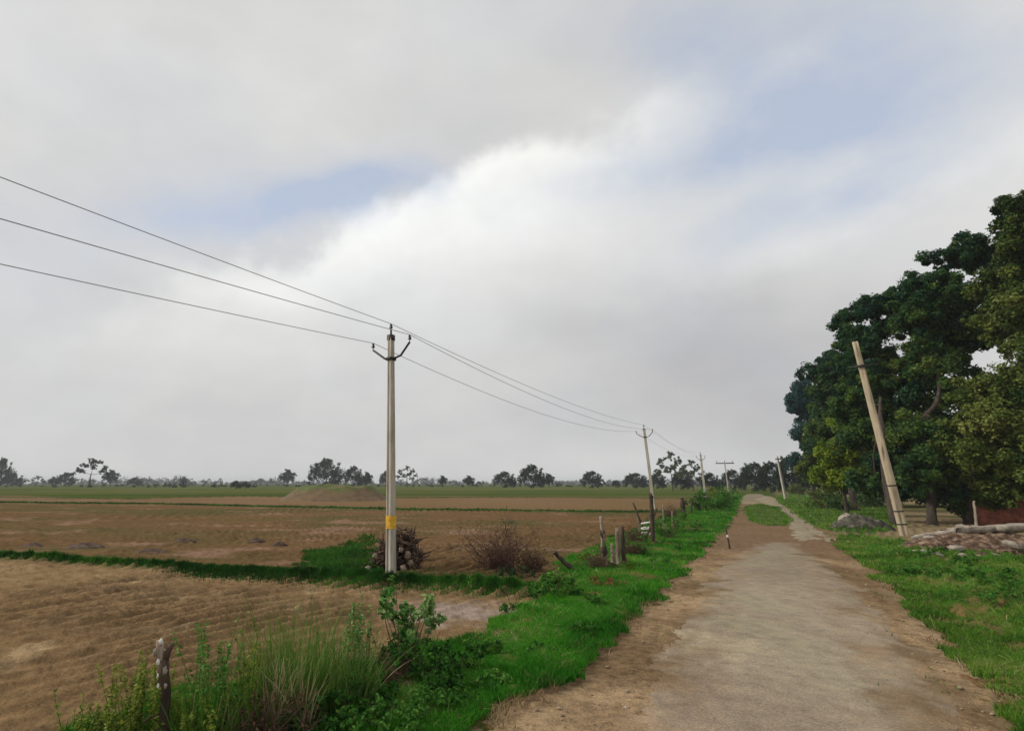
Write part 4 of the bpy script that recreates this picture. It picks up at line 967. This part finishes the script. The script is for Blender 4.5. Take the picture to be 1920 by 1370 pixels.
# undergrowth bushes; foreground shadow is put into the leaf tint of the taller ones
ug = 'dark green undergrowth bushes in the foreground'
for x, y, w, h, lb, m in ((700, 1310, .55, .5, 'dark bush in front of the broad leaf shrub, on its left', 'weed'), (790, 1300, .6, .6, 'dark green bush at the foot of the broad leaf shrub', 'weed'),
    (860, 1275, .45, .45, 'round low bush on the right flank of the broad leaf shrub', 'weed'), (760, 1365, .5, .32, 'light leaved low bush at the bottom edge', 'weed'),
    (640, 1385, .5, .4, 'low dark bush below the feathery tussock', 'weed'), (905, 1240, .3, .28, 'small weed standing alone in the bright grass', 'weed'), (930, 1300, .3, .2, 'small weed by the dirt edge', 'weed'),
    (680, 1345, .6, .5, 'dark leafy bush between the arching tussock and the bottom edge', 'weed'), (735, 1275, .5, .45, 'dark bush tucked behind the broad leaf shrub', 'weed'), (820, 1325, .5, .4, 'dark leafy bush below the round low bush', 'weed'), (720, 1400, .6, .35, 'low dark bush at the bottom edge under the light leaved bush', 'weed'), (870, 1310, .35, .22, 'low leafy bush where the dirt meets the undergrowth', 'weed'),
    (590, 1420, .4, .4, 'dark low bush below the bleached straw', 'weed'), (840, 1345, .4, .25, 'low spreading bush beside the dirt edge', 'weed')):
    shrub('undergrowth_bush', lb, gp(x, y), rnd_parts(w * .6, h, 7, .22 if h > .35 else .5, .17), M[m], 6000, .05, 'bush', ug, stems=3, stem_r=.006)
thorn('tangle of dry brown stems between the tall grass and the broad leaf shrub', 690, 1300, .5, .45, 60, nl=260, name='dry_tangle')
thorn('dark dry stems at the foot of the tallest grass', 500, 1420, .4, .5, 60, nl=200, name='dry_tangle')

# forked foreground post
b = gp(306, 1440); b[2] = 0; D = b[1]; root = empty('forked_post', b); tag(root, 'weathered forked wooden post with white flaked paint in the left foreground', 'post')
A = Acc(); P = [dp(306, 1450, D), dp(309, 1390, D), dp(307, 1340, D), dp(312, 1300, D), dp(306, 1262, D), dp(309, 1235, D)]
A.tube(P, [.055, .05, .046, .044, .05, .042], 10, wob=.3); A.build('stake', M['darkwood'], root, True)
A = Acc(); A.tube([dp(308, 1245, D), dp(314, 1222, D), dp(324, 1206, D)], [.036, .03, .022], 8, wob=.3); A.build('fork', M['darkwood'], root, True)
A = Acc(); A.tube([dp(307, 1243, D), dp(299, 1222, D), dp(300, 1200, D)], [.038, .04, .03], 8, wob=.4); A.build('fork', M['wood'], root, True)
for i, (x, y, s) in enumerate(((302, 1203, .035), (291, 1222, .04), (297, 1240, .035), (309, 1256, .045), (298, 1266, .035), (310, 1285, .03), (297, 1285, .025))):
    A = Acc(); A.rock(dp(x, y, D - .035), (s * .5, s * .3, s * .8), 70 + i); A.build('paint_flake', M['stone' if i % 2 else 'whitewash'], root)
A = Acc(); A.tube([dp(308, 1352, D), dp(285, 1340, D), dp(268, 1356, D)], [.02, .015, .008], 6, wob=.2); A.build('twig', M['darkwood'], root)

# ------------------------------------------------------------------ right side: heaps, fallen slab, wall
def heap(name, label, c, rx, ry, h, mat, seed, cat, rough=.35, n=60):
    root_z = 0; xs = np.linspace(-1.15, 1.15, n); X, Y = np.meshgrid(xs, xs, indexing='ij'); r = np.hypot(X, Y)
    nz = fbm(X * 2.2 + seed, Y * 2.2, seed, 5); z = h * (np.clip(1 - r ** 2, 0, 1) ** .8) * (.65 + rough * 2 * (nz - .35)) - .1 * (r > .98)
    z = z + np.clip(1 - r, 0, 1) ** .3 * (fbm(X * 9 + seed, Y * 9, seed + 3, 3) - .5) * h * rough
    V = np.stack([c[0] + X * rx, c[1] + Y * ry, c[2] + z], -1).reshape(-1, 3); I = np.arange(n * n).reshape(n, n)
    Q = np.stack([I[:-1, :-1].ravel(), I[1:, :-1].ravel(), I[1:, 1:].ravel(), I[:-1, 1:].ravel()], 1)
    o = link(name, npmesh(name, V, Q, smooth=False), M[mat]); tag(o, label, cat); return o
c = gp(1645, 996); heap('dung_heap', 'dark grey brown heap just left of the leaning pole', [c[0], c[1] + 1, 0], 1.6, 1.2, 1.0, 'mulch', 3, 'heap')
c = gp(1608, 994); A = Acc(); A.rock([c[0], c[1] + .6, .35], (.35, .3, .45), 5); tag(A.build('pale_boulder', M['stone']), 'pale boulder at the left end of the dark heap', 'boulder')
c = gp(1850, 1040); heap('rubble_heap', 'long rusty brown rubble heap under the pale slabs at the right edge', [c[0] + 1.5, c[1] + .9, 0], 3.8, 1.5, .78, 'earth', 8, 'rubble heap', .5, 90)
sg = 'pale broken slabs lying on the rubble'
def slab(x0, y0, x1, y1, d0, d1, w, hgt, lb, mat='stone', name='stone_slab', cat='slab', grp=sg):
    a = dp(x0, y0, d0); b2 = dp(x1, y1, d1); n = 9; A = Acc(); u = b2 - a; u[2] = 0; u /= np.linalg.norm(u); sd2 = np.array([-u[1], u[0], 0]); V = []; Q = []
    for k in range(n + 1):
        c = a * (1 - k / n) + b2 * k / n
        for sx, sz in ((-1, -1), (-1.05, .7), (-.9, 1), (.9, 1.02), (1.05, .7), (1, -1)):
            V.append(c + sd2 * sx * w * (1 + RNG.normal() * .1) + np.array([0, 0, sz * w * .42 + RNG.normal() * .015]) + u * RNG.normal() * .04)
    for k in range(n):
        for q in range(6): Q.append((k * 6 + q, k * 6 + (q + 1) % 6, (k + 1) * 6 + (q + 1) % 6, (k + 1) * 6 + q))
    T = [(0, q + 1, q) for q in range(1, 5)] + [(n * 6, n * 6 + q, n * 6 + q + 1) for q in range(1, 5)]
    A.add(V, Q, T); tag(A.build(name, M[mat]), lb, cat, grp)
slab(1712, 1008, 1796, 995, 22.8, 21.8, .22, .2, 'pale slab leading from the foot of the leaning pole')
slab(1785, 994, 1880, 989, 21.8, 21.5, .24, .2, 'long pale slab in the middle on top of the rubble heap')
slab(1868, 991, 1990, 981, 21.3, 21.2, .25, .2, 'pale slab at the right edge on top of the rubble heap')
slab(1895, 1018, 1930, 1036, 19.4, 19.4, .2, .2, 'pale block poking out of the rubble at the right edge')
for i in range(46):
    x = RNG.uniform(1745, 1940); y = RNG.uniform(1012, 1050); g = gp(x, y + 6); A = Acc(); s = RNG.uniform(.06, .17)
    A.rock([g[0], g[1] + RNG.uniform(.1, .7), .1 + max(0, (1045 - y)) * .017 + RNG.uniform(-.03, .06)], (s * 1.4, s, s * .7), 200 + i)
    tag(A.build('rubble_stone', M['earth' if i % 3 else 'stone']), 'one of the broken stones scattered over the rusty rubble heap', 'stone', 'stones of the rubble heap')
# brick wall
a = dp(1840, 985, 33.2); A = Acc(); L = 9.0
root = empty('brick_wall', (a[0], 33.2, 0), -.12); tag(root, 'dark red brick wall behind the rubble at the right edge', 'wall')
A.box((0, 0, -.1), (L, .25, 1.38)); o = A.build('wall', M['brick'], None); o.parent = root
A = Acc(); A.box((-.03, -.03, 1.383), (L + .03, .28, 1.46)); o = A.build('coping', M['brick'], None); o.parent = root
post('pale_post', 'pale weathered upright post at the left end of the brick wall', 1832, 992, 1826, 938, .07, 'wood', cat='post', group=None)
# soil lumps in the middle field
lg = 'dark soil lumps in the middle field'
for i, (x, y, w, lb) in enumerate(((60, 1026, .5, 'dark soil lump nearest the left edge in the field'), (160, 1028, .8, 'long dark soil lump left of the others in the field'), (285, 1038, .7, 'dark soil lump with pale rim closest to the grassy bank'),
    (345, 1019, .55, 'dark soil lump in the middle of the field'), (478, 1019, .5, 'dark soil lump nearer the tall pole'), (525, 1024, .35, 'small soil lump left of the grass patch'))):
    c = gp(x, y); heap('soil_lump', lb, [c[0], c[1], ground_z(c[0], c[1]) - .03], w, w * .6, .2, 'soilheap', 20 + i, 'soil lump', .5, 24)['group'] = lg
# low mound in the fields
c0 = gp(618, 940); cm = np.array([c0[0], c0[1] + 8]); n = 70; xs = np.linspace(-1, 1, n); X, Y = np.meshgrid(xs, xs, indexing='ij')
H = 2.15 * np.clip((1 - np.clip(np.abs(X) ** 2.6 + Y * Y, 0, 1)) * 1.5, 0, 1) ** 1.2 * (.6 + .7 * fbm(X * 3.2 + 5, Y * 3.2, 31)) - .12
H = np.where(H > 0, H * (1 - .25 * X * X), H)
mc = (lambda k: np.array([.125, .08, .038]) * (1 - k) + np.array([.08, .1, .02]) * k)(np.clip((H - 1.15 + (fbm(X * 6, Y * 6, 35) - .5) * 2) * 1.5, 0, 1)[..., None]) * (.8 + .4 * fbm(X * 9, Y * 9, 33))[..., None]
V = np.stack([cm[0] + X * 8.6, cm[1] + Y * 9, H], -1).reshape(-1, 3); I = np.arange(n * n).reshape(n, n)
Q = np.stack([I[:-1, :-1].ravel(), I[1:, :-1].ravel(), I[1:, 1:].ravel(), I[:-1, 1:].ravel()], 1)
tag(link('earth_mound', npmesh('earth_mound', V, Q, None, None, mc.reshape(-1, 3), True), M['mound']), 'low brown earth mound with green top in the far field', kind='structure')

# pebbles and clods on the road edge
A = Acc()
pp = scatter_poly(SHOULDER, 1, 1, 900, 44, thr=.35)
pp = pp[np.hypot(pp[:, 0], pp[:, 1]) < 26]
for i, (x, y) in enumerate(pp[:700]):
    s = .006 + .02 * RNG.random() ** 3; A.rock([x, y, ground_z(x, y) + .045 + s * .3], (s * 1.2, s, s * .7), i)
tag(A.build('gravel', M['pebble']), 'loose small gravel scattered over the road and dirt edge', 'gravel', kind='stuff')

# ------------------------------------------------------------------ haze
m, nt, N, L = new_mat('air'); out = N.new('ShaderNodeOutputMaterial'); pv = N.new('ShaderNodeVolumePrincipled')
pv.inputs['Density'].default_value = .00028; pv.inputs['Color'].default_value = (.9, .93, .96, 1); L.new(pv.outputs[0], out.inputs['Volume'])
A = Acc(); A.box((-4400, -4400, -3), (4400, 4400, 26)); tag(A.build('haze', m), kind='stuff', label='thin pale haze over the plain')

# ------------------------------------------------------------------ sky and light
SUN_EL, SUN_AZ = math.radians(38), math.radians(-82)   # azimuth from +Y towards +X
world = bpy.data.worlds.new('World'); SC.world = world; world.use_nodes = True
nt = world.node_tree; N, L = nt.nodes, nt.links; N.clear()
out = N.new('ShaderNodeOutputWorld'); bg = N.new('ShaderNodeBackground'); L.new(bg.outputs[0], out.inputs[0])
sky = N.new('ShaderNodeTexSky'); sky.sky_type = 'NISHITA'; sky.sun_disc = False; sky.sun_elevation = SUN_EL; sky.sun_rotation = SUN_AZ; sky.dust_density = 2.0
tc = N.new('ShaderNodeTexCoord')
def val(v): n = N.new('ShaderNodeValue'); n.outputs[0].default_value = v; return n.outputs[0]
def math_(op, a, b=None, c=None, clamp=False):
    n = N.new('ShaderNodeMath'); n.operation = op; n.use_clamp = clamp
    for i, q in enumerate((a, b, c)):
        if q is None: continue
        if isinstance(q, (int, float)): n.inputs[i].default_value = q
        else: L.new(q, n.inputs[i])
    return n.outputs[0]
# cloud layer coordinates: bearing and elevation of the view direction, warped by noise
nw = N.new('ShaderNodeTexNoise'); nw.inputs['Scale'].default_value = 2.2; nw.inputs['Detail'].default_value = 5; L.new(tc.outputs['Generated'], nw.inputs['Vector'])
sb = N.new('ShaderNodeVectorMath'); sb.operation = 'SUBTRACT'; sb.inputs[1].default_value = (.5, .5, .5); L.new(nw.outputs['Color'], sb.inputs[0])
sc_ = N.new('ShaderNodeVectorMath'); sc_.operation = 'SCALE'; sc_.inputs['Scale'].default_value = .22; L.new(sb.outputs[0], sc_.inputs[0])
ad = N.new('ShaderNodeVectorMath'); ad.operation = 'ADD'; L.new(tc.outputs['Generated'], ad.inputs[0]); L.new(sc_.outputs[0], ad.inputs[1])
WARP = ad.outputs[0]
def blob(x, y, rx, ry, rot=0.0):
    """soft elongated patch of cloud in a given direction of the sky; returns 0..1"""
    d = ray(x, y); d /= np.linalg.norm(d)
    a = ray(x + 10 * math.cos(rot), y + 10 * math.sin(rot)); a /= np.linalg.norm(a); a = a - d; a /= np.linalg.norm(a); b_ = np.cross(d, a)
    def dot(v, s):
        n = N.new('ShaderNodeVectorMath'); n.operation = 'DOT_PRODUCT'; L.new(WARP, n.inputs[0]); n.inputs[1].default_value = tuple(v * s); return n.outputs['Value']
    fall = 1 / (1 + ((x - CX) / F) ** 2 + ((y - CY) / F) ** 2) ** .5
    u, w = dot(a, F / rx / fall), dot(b_, F / ry / fall)
    u0 = 0
    q = math_('ADD', math_('MULTIPLY', u, u), math_('MULTIPLY', w, w))
    front = math_('GREATER_THAN', dot(d, 1), 0)
    return math_('MULTIPLY', math_('EXPONENT', math_('MULTIPLY', q, -1)), front)
def nz(scale, detail=6, rough=.55, sx=1, sz=1, seed=0.0):
    mp = N.new('ShaderNodeMapping'); mp.inputs['Scale'].default_value = (sx, sx, sz); mp.inputs['Location'].default_value = (seed, seed * .7, 0)
    L.new(tc.outputs['Generated'], mp.inputs[0]); n = N.new('ShaderNodeTexNoise'); n.inputs['Scale'].default_value = scale; n.inputs['Detail'].default_value = detail; n.inputs['Roughness'].default_value = rough
    L.new(mp.outputs[0], n.inputs['Vector']); return n.outputs[0]
# brightness field
BR = [(960, 400, 130, 100, -.4, .08), (700, 470, 200, 70, -.25, .05), (80, 60, 500, 200, 0, .04), (1850, 430, 350, 160, -.3, .06), (1240, 600, 420, 120, .1, -.11),
      (650, 260, 450, 120, 0, -.03), (1450, 760, 260, 160, .1, -.1), (500, 790, 900, 120, 0, -.07), (620, 640, 180, 40, .1, -.05), (1240, 40, 500, 130, .2, -.05), (1300, 850, 500, 80, 0, -.05)]
acc = val(.0)
for x, y, rx, ry, rot, amp in BR: acc = math_('ADD', acc, math_('MULTIPLY', blob(x, y, rx, ry, rot), amp))
n1 = math_('MULTIPLY', math_('SUBTRACT', nz(3.0, 7, .5, 1, 1.8, 1.3), .5), .16)
n2 = math_('MULTIPLY', math_('SUBTRACT', nz(9.0, 6, .55, 1, 2.0, 4.0), .5), .1)
def edge(p, q, w, fall_, clampblob, amp, wv):
    a = ray(*p); b_ = ray(*q); nrm = np.cross(a, b_); nrm /= np.linalg.norm(nrm)
    if np.dot(nrm, ray(900, 600)) < 0: nrm = -nrm
    n = N.new('ShaderNodeVectorMath'); n.operation = 'DOT_PRODUCT'; L.new(wv, n.inputs[0]); n.inputs[1].default_value = tuple(nrm); d = n.outputs['Value']
    mr = N.new('ShaderNodeMapRange'); mr.interpolation_type = 'SMOOTHSTEP'; mr.inputs[1].default_value = -w; mr.inputs[2].default_value = w; L.new(d, mr.inputs[0])
    ex = math_('EXPONENT', math_('MULTIPLY', math_('MAXIMUM', d, 0.0), -1 / fall_))
    return math_('MULTIPLY', math_('MULTIPLY', math_('MULTIPLY', mr.outputs[0], ex), clampblob), amp)
nw2 = N.new('ShaderNodeTexNoise'); nw2.inputs['Scale'].default_value = 5; nw2.inputs['Detail'].default_value = 7; nw2.inputs['Roughness'].default_value = .55; L.new(tc.outputs['Generated'], nw2.inputs['Vector'])
sb2 = N.new('ShaderNodeVectorMath'); sb2.operation = 'SUBTRACT'; sb2.inputs[1].default_value = (.5, .5, .5); L.new(nw2.outputs['Color'], sb2.inputs[0])
sc2 = N.new('ShaderNodeVectorMath'); sc2.operation = 'SCALE'; sc2.inputs['Scale'].default_value = .3; L.new(sb2.outputs[0], sc2.inputs[0])
ad2 = N.new('ShaderNodeVectorMath'); ad2.operation = 'ADD'; L.new(tc.outputs['Generated'], ad2.inputs[0]); L.new(sc2.outputs[0], ad2.inputs[1])
e1 = edge((450, 500), (1080, 250), .035, .2, blob(800, 420, 440, 260, -.3), .42, ad2.outputs[0])
e2 = edge((1250, 520), (1900, 330), .05, .15, blob(1700, 420, 420, 200, -.3), .16, ad2.outputs[0])
acc = math_('ADD', acc, math_('ADD', e1, e2))
bright = math_('ADD', math_('ADD', acc, math_('ADD', n1, n2)), .68)
# blue gaps
BL = [(1450, 260, 320, 80, -.25, .75), (1540, 380, 170, 60, -.35, .6), (1330, 130, 220, 90, .35, .5), (640, 410, 130, 45, -.3, .9), (420, 400, 220, 70, -.1, .6), (800, 360, 50, 40, -.3, .3), (1620, 60, 250, 80, .1, .25), (120, 520, 150, 150, 0, .18)]
gap = val(.05)
for x, y, rx, ry, rot, amp in BL: gap = math_('ADD', gap, math_('MULTIPLY', blob(x, y, rx, ry, rot), amp))
gap = math_('ADD', gap, math_('MULTIPLY', math_('SUBTRACT', nz(2.5, 6, .5, 1, 1.5, 7.0), .52), .7)); gap = math_('MULTIPLY', gap, math_('ADD', math_('MULTIPLY', nz(5.5, 7, .6, 1, 1.6, 11.0), 2.2), -.1)); gap = math_('MINIMUM', math_('MAXIMUM', gap, 0.0), .85)
cc = N.new('ShaderNodeCombineColor')
L.new(math_('MULTIPLY', bright, 1.0), cc.inputs[0]); L.new(math_('MULTIPLY', bright, 1.0), cc.inputs[1]); L.new(math_('ADD', math_('MULTIPLY', bright, .9), .06), cc.inputs[2])
sm = N.new('ShaderNodeMix'); sm.data_type = 'RGBA'; sm.blend_type = 'MULTIPLY'; sm.inputs[0].default_value = 1; sm.inputs[7].default_value = (.135, .135, .135, 1); L.new(sky.outputs[0], sm.inputs[6])
# thin veil so that gaps stay pale
vl = N.new('ShaderNodeMix'); vl.data_type = 'RGBA'; vl.inputs[0].default_value = .7; vl.inputs[7].default_value = (.54, .62, .78, 1); L.new(sm.outputs[2], vl.inputs[6])
fm = N.new('ShaderNodeMix'); fm.data_type = 'RGBA'; L.new(gap, fm.inputs[0]); L.new(cc.outputs[0], fm.inputs[6]); L.new(vl.outputs[2], fm.inputs[7])
L.new(fm.outputs[2], bg.inputs[0]); bg.inputs[1].default_value = 1.0

sun = bpy.data.lights.new('sun', 'SUN'); sun.energy = 2.6; sun.angle = math.radians(9); sun.color = (1, .95, .86)
so = bpy.data.objects.new('sun', sun); COL.objects.link(so)
sd_ = Vector((math.sin(SUN_AZ) * math.cos(SUN_EL), math.cos(SUN_AZ) * math.cos(SUN_EL), math.sin(SUN_EL)))
so.rotation_euler = sd_.to_track_quat('Z', 'Y').to_euler()

cam = bpy.data.cameras.new('camera'); cam.sensor_width = 36; cam.lens = F / 1920 * 36; cam.shift_x = (960 - CX) / 1920; cam.clip_end = 9000; cam.clip_start = .05
co = bpy.data.objects.new('camera', cam); COL.objects.link(co); co.location = (0, 0, CAMH); co.rotation_euler = (math.pi / 2 + TH, 0, 0)
SC.camera = co
SC.view_settings.view_transform = 'Standard'; SC.view_settings.look = 'None'; SC.view_settings.exposure = 0
SC.cycles.max_bounces = 6; SC.cycles.transparent_max_bounces = 4
